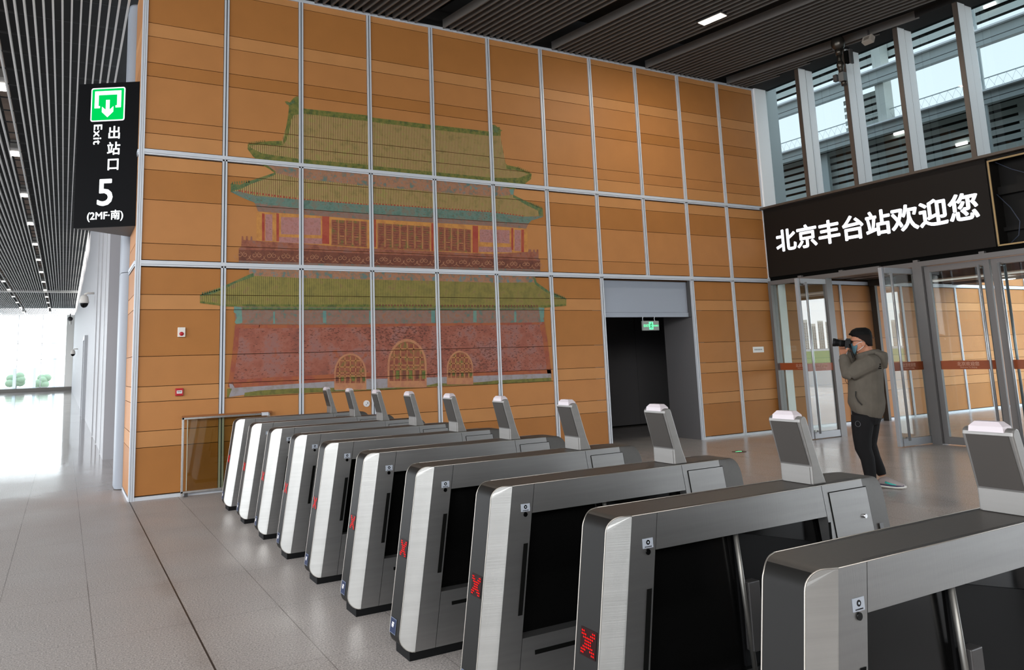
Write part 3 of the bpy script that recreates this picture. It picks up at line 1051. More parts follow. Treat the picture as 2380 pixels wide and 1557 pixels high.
und = L(a5, (365, 592), (600, 596), (1590, 600)) + L(a6, (60, 602), (600, 606), (1200, 606), (1610, 606), (1612, 730), (1590, 735), (1160, 745), (600, 748), (60, 750)) + L(a5, (1590, 752), (950, 756), (380, 752))
posts = [L(a5, (365, 592), (432, 600), (440, 740), (385, 752), (370, 735), (388, 700), (385, 660), (362, 645)), rect(a5, 718, 735, 640, 640, 748, 748), rect(a5, 1168, 1198, 632, 632, 742, 742), rect(a5, 1585, 1600, 632, 632, 740, 740),
         rect(a6, 590, 625, 628, 628, 738, 738), rect(a6, 970, 1000, 630, 630, 735, 735), rect(a6, 1340, 1360, 640, 640, 735, 735), L(a6, (1560, 600), (1612, 605), (1610, 690), (1600, 700), (1612, 728), (1580, 735), (1570, 660))]
art('lower_brackets', [(MAUVEB, 1, [und]), (GREEND, 2, [L(a5, (440, 600), (1590, 604)) + L(a6, (60, 606), (600, 610), (1560, 612), (1560, 622), (600, 624), (60, 622)) + L(a5, (1590, 622), (440, 620))]), (BLUEP, 3, posts)])
base = L(a5, (375, 755), (950, 760), (1590, 755)) + L(a6, (60, 755), (600, 750), (1200, 742), (1612, 735), (1640, 900), (1676, 1200), (1200, 1212), (650, 1232), (60, 1250)) + L(a5, (1600, 1245), (950, 1290), (370, 1325), (310, 1320), (345, 1050))
edge = L(a5, (375, 758), (600, 762), (590, 790), (412, 790), (400, 980), (360, 1250), (330, 1300), (310, 1310), (345, 1050))
edger = L(a6, (1612, 735), (1642, 900), (1677, 1200), (1640, 1200), (1600, 900), (1570, 760))
top_ = L(a5, (590, 760), (950, 762), (1590, 756)) + L(a6, (60, 752), (600, 745), (1570, 738), (1570, 756), (600, 768), (60, 776)) + L(a5, (1590, 780), (950, 786), (590, 790))
foot = L(a5, (350, 1255), (950, 1220), (1600, 1190), (1600, 1245), (950, 1290), (370, 1330)) 
footr = L(a6, (960, 1190), (1200, 1180), (1670, 1165), (1677, 1205), (1200, 1220), (960, 1228))
art('tower_base', [(BRICKP, 1, [base]), (BRICKD, 2, [edge, edger, top_, foot, footr])])
stone = L(a5, (320, 1290), (350, 1295), (370, 1328), (950, 1290), (1600, 1245)) + L(a6, (60, 1248), (650, 1232), (1200, 1214), (1672, 1198), (1676, 1240), (1200, 1265), (650, 1300), (60, 1340)) + L(a5, (1600, 1340), (950, 1365), (460, 1390), (320, 1412), (330, 1340))
grass = [L(a5, (302, 1335), (345, 1335), (330, 1375), (315, 1412), (300, 1416)), L(a5, (460, 1372), (600, 1352), (950, 1330), (1270, 1328), (1280, 1350), (1600, 1340), (1600, 1347), (950, 1377), (455, 1405)),
         L(a6, (60, 1335), (200, 1330), (540, 1310), (650, 1285), (740, 1290), (960, 1285), (1200, 1260), (1672, 1236), (1678, 1267), (1200, 1292), (650, 1312), (60, 1352))]
art('stone_plinth', [(STONEP, 2.5, [stone]), (GRASSP, 3, grass)])
def arch(name, f, xl_, xr_, yb, yt, mirror=1):
    cx, rx = (xl_ + xr_) / 2, (xr_ - xl_) / 2
    ys_ = yb - (yb - yt) * 0.46
    def outline(k):
        r_ = rx * k
        out = [(cx - r_, yb)]
        for i in range(17):
            a = PI - PI * i / 16
            out.append((cx + r_ * math.cos(a), ys_ - (ys_ - yt) * k * math.sin(a)))
        out.append((cx + r_, yb))
        return out
    oo = L(f, *outline(1.0))
    inner = L(f, *[(x, min(y, yb - 60)) for x, y in outline(0.90)])
    bars, pan = [], []
    w_ = (xr_ - xl_)
    for i in range(1, 6):
        x = xl_ + w_ * i / 6
        hh = math.sqrt(max(0, 1 - ((x - cx) / (rx * 0.9)) ** 2))
        bars.append(rect(f, x - 4, x + 4, ys_ - (ys_ - yt) * 0.85 * hh, ys_ - (ys_ - yt) * 0.85 * hh, yb - 60, yb - 60))
    for yy in (ys_ - (ys_ - yt) * 0.62, ys_ - (ys_ - yt) * 0.3, ys_, ys_ + (yb - ys_) * 0.18):
        hh = rx * 0.86 * math.sqrt(max(0.05, 1 - ((ys_ - yy) / (ys_ - yt)) ** 2)) if yy < ys_ else rx * 0.86
        bars.append(rect(f, cx - hh, cx + hh, yy - 4, yy - 4, yy + 5, yy + 5))
    for i in range(6):
        x0_, x1_ = xl_ + w_ * (i + 0.28) / 6, xl_ + w_ * (i + 0.8) / 6
        pan.append(rect(f, x0_, x1_, ys_ + (yb - ys_) * 0.24, ys_ + (yb - ys_) * 0.24, yb - 75, yb - 80))
    art(name, [(ARCHP, 4, [oo]), (DOORP, 5, [inner]), (GREENP, 5.5, pan[1::2]), (FRIEZE, 5.5, pan[0::2]), (LINEP, 6, bars)])
arch('arched_doorway', a5, 1270, 1560, 1345, 1015)
arch('arched_doorway', a6, 195, 548, 1325, 886)
arch('arched_doorway', a6, 730, 968, 1298, 992)

# ================================================================== SMALL THINGS ON THE WALL
WHP = mat('warm_white_plastic', S(228, 222, 214), 0.4)
REDP = mat('alarm_red', S(176, 24, 36), 0.35)
t = thing('alarm_sounder', 'white fire alarm sounder with a red lamp on the orange wall', 'alarm', (0.538, 0.0, 2.04))
bm = NB(); box(bm, -0.046, 0.046, -0.035, 0.0, -0.062, 0.062); obj('body', bm, WHP, t, bevel=0.006)
bm = NB(); ellipsoid(bm, (0, -0.034, -0.022), (0.028, 0.02, 0.026)); obj('red_lamp', bm, REDP, t)
t = thing('call_point', 'red square fire call point below the sounder on the orange wall', 'alarm', (0.526, 0.0, 1.284))
bm = NB(); box(bm, -0.047, 0.047, -0.04, 0.0, -0.047, 0.047); obj('body', bm, REDP, t, bevel=0.005)
bm = NB(); box(bm, -0.032, 0.032, -0.042, -0.039, -0.018, 0.02); obj('white_plate', bm, WHITEP, t)
bm = NB()
for i in (-0.016, 0.0, 0.016):
    box(bm, i - 0.005, i + 0.005, -0.0432, -0.0418, -0.002, 0.01)
obj('lettering', bm, mat('dark_ink', S(60, 60, 64), 0.6), t)
t = thing('wall_detector', 'small round white detector low on the orange wall behind the gates', 'detector', (3.036, 0.0, 1.0))
bm = NB(); cyl(bm, (0, -0.012, 0), (0, 1, 0), 0.045, 0.024, 28); obj('disc', bm, WHITEP, t)
bm = NB(); box(bm, 0.012, 0.02, -0.026, -0.023, -0.005, 0.02); box(bm, -0.01, -0.003, -0.026, -0.023, -0.022, -0.01); obj('slot', bm, BLACK, t)
t = thing('wall_plate', 'small white printed notice plate on the orange wall beside the glass doors', 'sign', (11.05, 0.0, 1.577))
bm = NB(); box(bm, -0.147, 0.147, -0.006, 0.0, -0.055, 0.055); obj('plate', bm, mat('white_sign_face', S(236, 234, 232), 0.4), t)
bm = NB()
for i in range(9):
    box(bm, -0.11 + i * 0.024, -0.094 + i * 0.024, -0.0072, -0.006, -0.012, 0.014)
obj('lettering', bm, mat('grey_ink', S(150, 150, 150), 0.6), t)

# exit lamp hanging in the doorway
t = thing('exit_sign', 'green lit exit box hanging in the top of the grey doorway', 'sign', (8.40, 0.02, 2.06))
bm = NB(); box(bm, -0.185, 0.185, -0.02, 0.02, -0.085, 0.085); obj('case', bm, mat('grey_sign_case', S(150, 156, 152), 0.4), t, bevel=0.005)
GRE = emis('green_sign_light', (0.16, 0.95, 0.42, 1), 1.3)
bm = NB()
text_bm(bm, 'EXIT', 0.062, (-0.105, -0.0215, 0.0), (1, 0, 0), (0, 0, 1), fat=0.0015)
text_bm(bm, '安全出口', 0.034, (0.105, -0.0215, 0.0), (1, 0, 0), (0, 0, 1), fat=0.0008)
obj('lettering', bm, GRE, t, normals=False)
bm = NB(); box(bm, -0.048, 0.048, -0.0225, -0.0205, -0.068, 0.068); obj('pictogram_plate', bm, GRE, t)
bm = NB()
ellipsoid(bm, (0.008, -0.024, 0.045), (0.011, 0.002, 0.011), None, 10, 6)
for pl in (((0.0, 0.03), (-0.012, -0.005)), ((0.0, 0.028), (0.024, 0.012)), ((0.0, 0.028), (-0.026, 0.02)), ((-0.012, -0.005), (0.014, -0.022)), ((0.014, -0.022), (0.006, -0.05)), ((-0.012, -0.005), (-0.016, -0.03)), ((-0.016, -0.03), (-0.034, -0.036))):
    tube(bm, [(pl[0][0], -0.0242, pl[0][1]), (pl[1][0], -0.0242, pl[1][1])], 0.0052, 6)
obj('running_man', bm, mat('sign_dark_green', S(20, 96, 50), 0.5), t)
for s in (-0.16, 0.11):
    bm = NB(); tube(bm, [(s, 0, 0.08), (s - 0.01, 0, 0.12), (s, 0, 0.158)], 0.006, 8); obj('hanger', bm, ALU, t)

# triangular exit sign on the wall corner
A = Vector((-0.738, 0.587, 3.43)); B = Vector((-0.028, 0.165, 3.43)); Cc = Vector((-0.028, 1.075, 3.43))
t = thing('exit_sign', 'tall black wedge sign with green arrow and number 5 at the wall corner', 'sign', (0, 0, 0))
HS = 1.955
bm = NB(); prism(bm, [A, B, Cc], (0, 0, HS)); obj('wedge_case', bm, mat('black_sign_face', S(14, 14, 16), 0.5, 0, 0.05), t)
bm = NB(); prism(bm, [A + Vector((0.03, 0.02, -0.002)), B + Vector((0, 0.02, -0.002)), Cc + Vector((0, -0.03, -0.002))], (0, 0, 0.002)); obj('underside', bm, mat('grey_sign_base', S(96, 96, 96), 0.5), t)
ux = (B - A).normalized(); uz = Vector((0, 0, 1)); un = ux.cross(uz)
WS = (B - A).length
def sp_(u, v, off=0.002):
    return A + ux * (u * WS) + uz * ((1 - v) * HS) + un * off
SIGNW = emis('sign_white_light', (0.93, 0.97, 1.0, 1), 1.5)
SIGNG = emis('sign_green_light', (0.0, 0.62, 0.10, 1), 1.0)
def rrect(c, hw, hh, r, off):
    pts = []
    for sx_, sy_, a0 in ((1, 1, 0), (-1, 1, PI / 2), (-1, -1, PI), (1, -1, 1.5 * PI)):
        for k in range(6):
            a = a0 + PI / 2 * k / 5
            pts.append(c + ux * (sx_ * (hw - r) + r * math.cos(a)) + uz * (sy_ * (hh - r) + r * math.sin(a)) + un * off)
    return pts
c0 = sp_(0.485, 0.152, 0.0)
bm = NB(); poly(bm, rrect(c0, 0.232, 0.232, 0.03, 0.002)); obj('icon_border', bm, SIGNW, t)
bm = NB(); poly(bm, rrect(c0, 0.216, 0.216, 0.018, 0.004)); obj('icon_field', bm, SIGNG, t)
bm = NB()
def ip(pts):
    poly(bm, [c0 + ux * x + uz * y + un * 0.006 for x, y in pts])
ip([(-0.18, 0.185), (0.18, 0.185), (0.18, -0.05), (0.105, -0.05), (0.105, -0.02), (0.125, -0.02), (0.125, 0.13), (-0.125, 0.13), (-0.125, -0.02), (-0.105, -0.02), (-0.105, -0.05), (-0.18, -0.05)])
ip([(-0.026, 0.06), (0.026, 0.06), (0.026, -0.075), (0.078, -0.03), (0.078, -0.105), (0.0, -0.18), (-0.078, -0.105), (-0.078, -0.03), (-0.026, -0.075)])
obj('gate_arrow', bm, SIGNW, t)
bm = NB()
for ch, v in (('出', 0.352), ('站', 0.463), ('口', 0.575)):
    text_bm(bm, ch, 0.185, sp_(0.605, v), ux, uz, 0.0, fat=0.0036)
obj('station_exit_text', bm, SIGNW, t, normals=False)
bm = NB(); text_bm(bm, 'Exit', 0.158, sp_(0.335, 0.362), -uz, ux, 0.0, fat=0.0026, spacing=1.06, sx_=1.08); obj('exit_word', bm, SIGNW, t, normals=False)
bm = NB(); text_bm(bm, '5', 0.50, sp_(0.49, 0.765), ux, uz, 0.0, fat=0.007); obj('number', bm, SIGNW, t, normals=False)
bm = NB(); text_bm(bm, '(2MF·南)', 0.135, sp_(0.505, 0.925), ux, uz, 0.0, fat=0.0026); obj('floor_text', bm, SIGNW, t, normals=False)

# dome camera on the grey wall, two small cameras further on
t = thing('security_camera', 'white dome camera on a short arm high on the grey hall wall', 'camera', (-0.09, 13.8, 3.80))
bm = NB(); tube(bm, [(0.0, 0, 0.02), (-0.18, 0, 0.02), (-0.25, 0, -0.02)], 0.03, 10); obj('arm', bm, WHP, t)
bm = NB(); loft(bm, [((-0.25, 0, -0.03), (1, 0, 0), (0, 1, 0), 0.05, 0.05), ((-0.25, 0, -0.08), (1, 0, 0), (0, 1, 0), 0.10, 0.10), ((-0.25, 0, -0.20), (1, 0, 0), (0, 1, 0), 0.125, 0.125), ((-0.25, 0, -0.27), (1, 0, 0), (0, 1, 0), 0.13, 0.13)]); obj('housing', bm, WHP, t)
bm = NB(); ellipsoid(bm, (-0.25, 0, -0.26), (0.115, 0.115, 0.14)); obj('dark_dome', bm, BLKGLASS, t)
t2 = dup(t, (-0.09, 40.0, 2.95), 'small distant dome camera low on the grey hall wall near the end glazing')
t3 = thing('security_camera', 'dark camera hanging from the slat ceiling at the end of the hall', 'camera', (-0.45, 66.0, 6.8))
bm = NB(); tube(bm, [(0, 0, 0.05), (0, 0, -0.25)], 0.04, 8); obj('stem', bm, DARKMETAL, t3)
bm = NB(); ellipsoid(bm, (0, 0, -0.42), (0.22, 0.22, 0.2)); obj('housing', bm, DARKMETAL, t3)
bm = NB(); ellipsoid(bm, (0.05, 0, -0.75), (0.1, 0.1, 0.22)); obj('lens_unit', bm, WHP, t3)

# folded glass barrier standing by the wall
t = thing('glass_barrier', 'folded glass barrier in a steel frame standing against the orange wall', 'barrier', (0.0, -0.10, 0.0))
bm = NB()
for x0, x1, z0, z1 in ((0.555, 0.583, 0.0, 0.965), (1.62, 1.648, 0.0, 0.94)):
    box(bm, x0, x1, -0.014, 0.014, z0, z1)
box(bm, 0.555, 1.648, -0.014, 0.014, 0.94, 0.965)
box(bm, 0.555, 1.648, -0.014, 0.014, 0.045, 0.07)
obj('frame', bm, mat('bright_steel', S(205, 203, 200), 0.25, 0.8), t, bevel=0.003)
bm = NB(); box(bm, 0.625, 1.60, -0.005, 0.005, 0.075, 0.935); obj('glass_pane', bm, glass('beige_film_glass', (0.80, 0.80, 0.70, 1), 1.0), t)
bm = NB(); box(bm, 0.618, 0.626, -0.007, 0.007, 0.075, 0.935); obj('pane_edge', bm, mat('glass_edge_pale', S(190, 190, 170), 0.4), t)
bm = NB(); box(bm, 0.56, 1.68, 0.015, 0.045, 0.955, 0.985); obj('handrail', bm, mat('copper_film', S(150, 92, 48), 0.45, 0.2), t)
bm = NB(); box(bm, 1.545, 1.63, -0.02, 0.03, 0.93, 0.972); obj('latch', bm, ALU, t)
for xx in (0.60, 1.5):
    bm = NB(); box(bm, xx, xx + 0.04, -0.02, 0.02, 0.0, 0.045); obj('foot', bm, DARKMETAL, t)

# round floor marker
t = thing('floor_marker', 'round green lit arrow marker set in the floor before the doorway', 'floor light', (8.614, -1.583, 0.0))
bm = NB(); cyl(bm, (0, 0, 0.002), (0, 0, 1), 0.11, 0.004, 28); obj('rim', bm, BROWNMETAL, t)
bm = NB(); poly(bm, [(-0.07, -0.01, 0.0045), (0.01, -0.01, 0.0045), (0.01, -0.04, 0.0045), (0.07, 0.01, 0.0045), (0.01, 0.05, 0.0045), (0.01, 0.025, 0.0045), (-0.07, 0.025, 0.0045)]); obj('arrow', bm, GRE, t)

# ================================================================== TICKET GATES
def gate():
    g = thing('ticket_gate', 'gate', 'ticket gate', (0, 0, 0), group='row of steel ticket gates')
    H, ZB, WD, LN, DC = 0.985, 0.045, 0.205, 0.15, 0.034
    XF, XJ, XB = 0.828, 0.913, 1.033          # front edge, chamfer line, opening edge at z = 0 (all lean by LN)
    XR, XRJ, XE = 2.243, 2.540, 2.715         # right frame, right chamfer line, right end
    DR = 0.05
    lf = lambda x0, z: x0 + LN * z
    rt = lambda x0, z: x0 - LN * z
    def yl(x, z):
        return max(0.0, min(DC, DC * (lf(XJ, z) - x) / (XJ - XF)))
    def yr(x, z):
        return max(0.0, min(DR, DR * (x - rt(XRJ, z)) / (XE - XRJ)))
    # profile of the front end: bottom arc, leaning front, top arc
    def arc(cx, cz, r, a0, a1, n=8):
        return [(cx + r * math.cos(a0 + (a1 - a0) * i / n), cz + r * math.sin(a0 + (a1 - a0) * i / n)) for i in range(n + 1)]
    th = math.atan(LN)
    rb, rtp = 0.075, 0.062
    zc = H - rtp
    cxt = lf(XF, zc) + rtp / math.cos(th) - 0.004
    czb = ZB + rb
    cxb = lf(XF, czb) + rb / math.cos(th)
    front = arc(cxb, czb, rb, 1.5 * PI, PI - th) + arc(cxt, zc, rtp, PI - th, PI / 2)
    front_top = (lf(XJ, H), H)
    # profile of the right end
    re_ = 0.13
    cxr = rt(XE, H - re_) - re_ / math.cos(th)
    rear = arc(cxr, H - re_, re_, PI / 2, th) + arc(rt(XE, ZB + rb) - rb / math.cos(th), ZB + rb, rb, th, -PI / 2)
    rear_top = (rt(XRJ, H) - 0.03, H)
    rear_bot = (rt(XRJ, ZB), ZB)
    # dark band over front, top and rear
    prof = front + [front_top, rear_top] + rear
    bm = NB()
    na, fa = [], []
    for i, (x, z) in enumerate(prof):
        y = yl(x, z) if x < 1.6 else yr(x, z)
        na.append(bm.verts.new((x, y, z)))
        fa.append(bm.verts.new((x, WD - y, z)))
    for i in range(len(prof) - 1):
        f = bm.faces.new([na[i], na[i + 1], fa[i + 1], fa[i]])
        f.smooth = True
        f.material_index = 1 if i < len(front) - 4 else 0
    obj('top_band', bm, [GATETOP, mat('shaded_bronze_steel', S(30, 29, 28), 0.5, 0.1, 0.18)], g)  # front of the same band coloured darker to hold its shade
    # thin bright edges along the band
    bm = NB()
    for side in (0, 1):
        pts = []
        for x, z in front + [front_top]:
            y = yl(x, z)
            pts.append((x, y if side == 0 else WD - y, z))
        tube(bm, pts, 0.0022, 6)
        pts = [(front_top[0], 0 if side == 0 else WD, H), (rear_top[0], 0 if side == 0 else WD, H)]
        tube(bm, pts, 0.0016, 6)
    obj('edge_trim', bm, mat('edge_steel', S(176, 170, 162), 0.42, 0.8), g)
    # chamfered front panels
    for side in (0, 1):
        bm = NB()
        pl = [(lf(XJ, ZB), ZB)] + front + [front_top]
        poly(bm, [(x, yl(x, z) if side == 0 else WD - yl(x, z), z) for x, z in pl])
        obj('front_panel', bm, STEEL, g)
        bm = NB()
        pl = [rear_top] + rear + [rear_bot]
        poly(bm, [(x, yr(x, z) if side == 0 else WD - yr(x, z), z) for x, z in pl])
        rp = obj('rear_panel', bm, GATETOP, g)
        if side == 0:
            bm = NB()
            cz = 0.73
            xx = rt(XRJ, cz) + 0.075
            yy = yr(xx, cz) - 0.003
            pr = []
            for dx, dz in ((-0.022, -0.045), (0.022, -0.055), (0.022, 0.045), (-0.022, 0.05)):
                pr.append((xx + dx - LN * dz, yr(xx + dx, cz) - 0.0025, cz + dz))
            poly(bm, pr)
            obj('slot_window', bm, BLKGLASS, rp)
    # flat sides
    def sq(bm, p, y):
        poly(bm, [(x, y, z) for x, z in p])
    for side in (0, 1):
        y = 0.0 if side == 0 else WD
        sg = 1 if side == 0 else -1
        bm = NB()
        gp = 0.0015
        sq(bm, [(lf(XJ, ZB), ZB), (lf(XB, ZB) - gp, ZB), (lf(XB, H) - gp, H), (lf(XJ, H), H)], y)
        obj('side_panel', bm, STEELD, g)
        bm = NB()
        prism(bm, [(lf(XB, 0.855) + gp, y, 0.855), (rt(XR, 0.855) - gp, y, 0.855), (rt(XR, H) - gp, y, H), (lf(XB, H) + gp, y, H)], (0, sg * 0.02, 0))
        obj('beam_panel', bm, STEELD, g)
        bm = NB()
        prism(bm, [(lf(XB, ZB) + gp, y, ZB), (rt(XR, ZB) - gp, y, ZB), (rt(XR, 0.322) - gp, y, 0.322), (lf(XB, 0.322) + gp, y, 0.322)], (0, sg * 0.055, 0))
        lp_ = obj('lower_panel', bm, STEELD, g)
        bm = NB()
        box(bm, 1.145, 1.62, y - 0.0015 if side == 0 else y, y if side == 0 else y + 0.0015, 0.243, 0.262)
        obj('dark_slot', bm, BLACK, lp_)
        bm = NB()
        # frame with the service door on the right
        o4 = [(rt(XR, ZB) + gp, ZB), (rt(XRJ, ZB), ZB), (rt(XRJ, H) - 0.03, H), (rt(XR, H) + gp, H)]
        prism(bm, [(x, y, z) for x, z in o4], (0, sg * 0.05, 0))
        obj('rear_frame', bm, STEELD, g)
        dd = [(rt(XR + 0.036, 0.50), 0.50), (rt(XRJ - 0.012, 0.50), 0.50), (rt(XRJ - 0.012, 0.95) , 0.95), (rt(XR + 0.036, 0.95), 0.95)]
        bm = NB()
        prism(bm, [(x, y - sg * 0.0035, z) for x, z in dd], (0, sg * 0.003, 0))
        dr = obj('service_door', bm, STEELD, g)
        bm = NB()
        seams = []
        for (xa_, za), (xb_, zb) in zip(dd, dd[1:] + dd[:1]):
            tube(bm, [(xa_, y - sg * 0.001, za), (xb_, y - sg * 0.001, zb)], 0.0028, 6)
        obj('door_seam', bm, BLACK, dr)
        bm = NB(); cyl(bm, (2.352, y - sg * 0.008, 0.83), (0, 1, 0), 0.009, 0.012, 14); obj('lock', bm, mat('chrome', S(230, 230, 232), 0.1, 1.0), dr)
        bm = NB()
        sq(bm, [(lf(0.999, 0.422), 0.422), (lf(1.023, 0.422), 0.422), (lf(1.023, 0.726), 0.726), (lf(0.999, 0.726), 0.726)], y - sg * 0.0015)
        obj('sensor_strip', bm, BLACK, g)
        bm = NB(); box(bm, 1.102, 1.150, min(y, y - sg * 0.002), max(y, y - sg * 0.002), 0.866, 0.900)
        lb = obj('scanner_label', bm, mat('silver_label', S(158, 164, 174), 0.4), g)
        bm = NB(); cyl(bm, (1.126, y - sg * 0.0024, 0.886), (0, 1, 0), 0.0085, 0.001, 20, 0); cyl(bm, (1.126, y - sg * 0.0032, 0.886), (0, 1, 0), 0.0035, 0.001, 16, 1)
        for i in range(6):
            box(bm, 1.110 + i * 0.0055, 1.1138 + i * 0.0055, y - sg * 0.0026 - 0.0004, y - sg * 0.0026 + 0.0004, 0.8695, 0.8725, 0)
        obj('ring_mark', bm, [BLKGLASS, mat('silver_label', S(1, 1, 1))], lb)
        bm = NB(); cyl(bm, (1.124, y - sg * 0.002, 0.853), (0, 1, 0), 0.0105, 0.004, 20); obj('lens', bm, BLKGLASS, g)
        bm = NB(); box(bm, 2.118, 2.132, min(y, y - sg * 0.002), max(y, y - sg * 0.002), 0.60, 0.83); obj('sensor_bar', bm, BLACK, g)
    # plinth
    bm = NB(); box(bm, 0.893, 2.66, 0.010, WD - 0.010, 0.0, ZB + 0.002); obj('plinth', bm, RUBBER, g)
    # dark glazing inside the opening, with shelf, post and retracted wing
    bm = NB()
    for yy in (0.065, WD - 0.065):
        poly(bm, [(lf(XB, 0.30), yy, 0.30), (rt(XR, 0.30), yy, 0.30), (rt(XR, 0.87), yy, 0.87), (lf(XB, 0.87), yy, 0.87)])
    obj('dark_pane', bm, BLKGLASS, g)
    bm = NB()
    box(bm, lf(XB, 0.3) + 0.004, rt(XR, 0.3) - 0.004, 0.056, WD - 0.056, 0.29, 0.322)
    obj('inner_shelf', bm, STEELD, g)
    for yy, sg in ((0.035, 1), (WD - 0.035, -1)):
        bm = NB(); tube(bm, [(1.655, yy, 0.32), (1.605, yy, 0.86)], 0.010, 14); obj('post', bm, mat('post_dull_steel', S(120, 118, 114), 0.4, 0.7), g)
        bm = NB(); box(bm, 1.640, 1.70, yy - 0.018, yy + 0.022, 0.40, 0.66); obj('hinge_box', bm, DARKMETAL, g, bevel=0.004)
        bm = NB(); prism(bm, [(1.63, yy + sg * 0.02, 0.34), (2.12, yy + sg * 0.02, 0.34), (2.07, yy + sg * 0.02, 0.75), (1.62, yy + sg * 0.02, 0.845)], (0, sg * 0.012, 0)); obj('retracted_wing', bm, mat('wing_black', S(13, 13, 14), 0.6, 0, 0.15), g)
    # red cross display and blue sticker on the front band
    def fp(z, y, off=0.0):                   # point on the leaning front face
        return Vector((lf(XF, z) - off, y, z))
    bm = NB()
    poly(bm, [fp(0.508, 0.05, 0.0045), fp(0.508, 0.142, 0.0045), fp(0.600, 0.142, 0.0045), fp(0.600, 0.05, 0.0045)])
    dp = obj('display', bm, mat('display_dark_red', S(34, 3, 4), 0.4, 0, 0.1), g)
    bm = NB()
    N = 8
    for i in range(N):
        for j in range(N):
            if i == j or i + j == N - 1 or (abs(i - j) == 1 and True) or abs(i + j - (N - 1)) == 1:
                yy = 0.056 + 0.080 * (i + 0.5) / N
                zz = 0.514 + 0.080 * (j + 0.5) / N
                c = fp(zz, yy, 0.0060)
                poly(bm, [c + Vector((0, 0.0034 * math.cos(a), 0.0034 * math.sin(a))) for a in [2 * PI * q / 8 for q in range(8)]])
    obj('red_cross', bm, emis('led_red', (1.0, 0.012, 0.012, 1), 1.7), dp)
    bm = NB()
    poly(bm, [fp(0.118, 0.085, 0.003), fp(0.118, 0.162, 0.003), fp(0.195, 0.162, 0.003), fp(0.195, 0.085, 0.003)])
    stk = obj('sticker', bm, mat('sticker_edge', S(104, 112, 130), 0.5, 0, 0.2), g)
    bm = NB()
    poly(bm, [fp(0.122, 0.089, 0.004), fp(0.122, 0.158, 0.004), fp(0.191, 0.158, 0.004), fp(0.191, 0.089, 0.004)])
    obj('blue_field', bm, mat('sticker_blue', S(26, 38, 70), 0.5, 0, 0.2), stk)
    bm = NB()
    for a, b in (((0.110, 0.168), (0.136, 0.176)), ((0.112, 0.158), (0.140, 0.166)), ((0.116, 0.150), (0.126, 0.158)), ((0.130, 0.150), (0.138, 0.158))):
        poly(bm, [fp(a[1], a[0], 0.005), fp(a[1], b[0], 0.005), fp(b[1], b[0], 0.005), fp(b[1], a[0], 0.005)])
    obj('white_mark', bm, WHITEP, stk)
    # leaning speaker pillar
    y0, y1 = 0.020, 0.185
    bm = NB()
    pp = [(2.074, H), (2.074, 1.062)] + [(2.0235 + 0.012 * (1 - math.cos(a)) , 1.252 + 0.02 * math.sin(a)) for a in (0.0, 0.6, 1.2)] + [(2.052, 1.277), (2.064, 1.272), (2.070, 1.26), (2.128, 1.062), (2.158, H)]
    prism(bm, [(x, y0, z) for x, z in pp], (0, y1 - y0, 0))
    PST = mat('pillar_steel', S(134, 131, 128), 0.45, 0.6, 0.5, ((2, 2, 40), 0.04))
    pil = obj('pillar', bm, PST, g, bevel=0.007)
    fx = lambda z: 2.074 + (z - 1.062) * (2.0235 - 2.074) / (1.252 - 1.062)
    bm = NB()
    zz0, zz1 = 1.070, 1.252
    prism(bm, [(fx(zz0) - 0.0015, y0 + 0.010, zz0), (fx(zz0) - 0.0015, y1 - 0.010, zz0), (fx(zz1) - 0.0015, y1 - 0.014, zz1), (fx(zz1) - 0.0015, y0 + 0.014, zz1)], (-0.002, 0, -0.0005))
    pf = obj('face_plate', bm, mat('plate_grey_steel', S(70, 66, 63), 0.5, 0.1, 0.25), pil)
    bm = NB()
    for i in range(-4, 5):
        for j in range(-4, 5):
            if i * i + j * j <= 13:
                yy = (y0 + y1) / 2 + i * 0.0160 + (0.006 if j % 2 else 0)
                z = 1.163 + j * 0.0142
                c = Vector((fx(z) - 0.0048, yy, z))
                tz = Vector((fx(z + 0.01) - fx(z), 0, 0.01)).normalized()
                poly(bm, [c + Vector((0, 1, 0)) * 0.0042 * math.cos(2 * PI * q / 7) + tz * 0.0042 * math.sin(2 * PI * q / 7) for q in range(7)])
    obj('speaker_holes', bm, BLACK, pf)
    bm = NB()
    for z, ins in ((1.268, 0.0), (1.284, 0.002), (1.298, 0.016)):
        pass
    r0 = [(2.020, 0.046), (2.078, 0.046), (2.078, 0.160), (2.020, 0.160)]
    r1 = [(2.022, 0.048), (2.074, 0.048), (2.074, 0.158), (2.022, 0.158)]
    r2 = [(2.032, 0.064), (2.064, 0.064), (2.064, 0.142), (2.032, 0.142)]
    vs = [[bm.verts.new((x, y, z)) for x, y in r] for r, z in ((r0, 1.262), (r1, 1.281), (r2, 1.297))]
    for a, b in zip(vs[:-1], vs[1:]):
        for i in range(4):
            bm.faces.new([a[i], a[(i + 1) % 4], b[(i + 1) % 4], b[i]])
    bm.faces.new(vs[-1])
    bm.faces.new(vs[0])
    obj('indicator_cap', bm, mat('pale_lilac_cap', S(194, 184, 188), 0.4), g)
    bm = NB()
    prism(bm, [(2.0735, y0 + 0.012, H + 0.003), (2.0735, y1 - 0.012, H + 0.003), (2.0735, y1 - 0.012, 1.058), (2.0735, y0 + 0.012, 1.058)], (-0.0015, 0, 0))
    obj('collar_plate', bm, PST, pil)
    return g
g0 = gate()
GY = [-1.39876 - 0.834722 * k - 0.013 for k in range(10)]
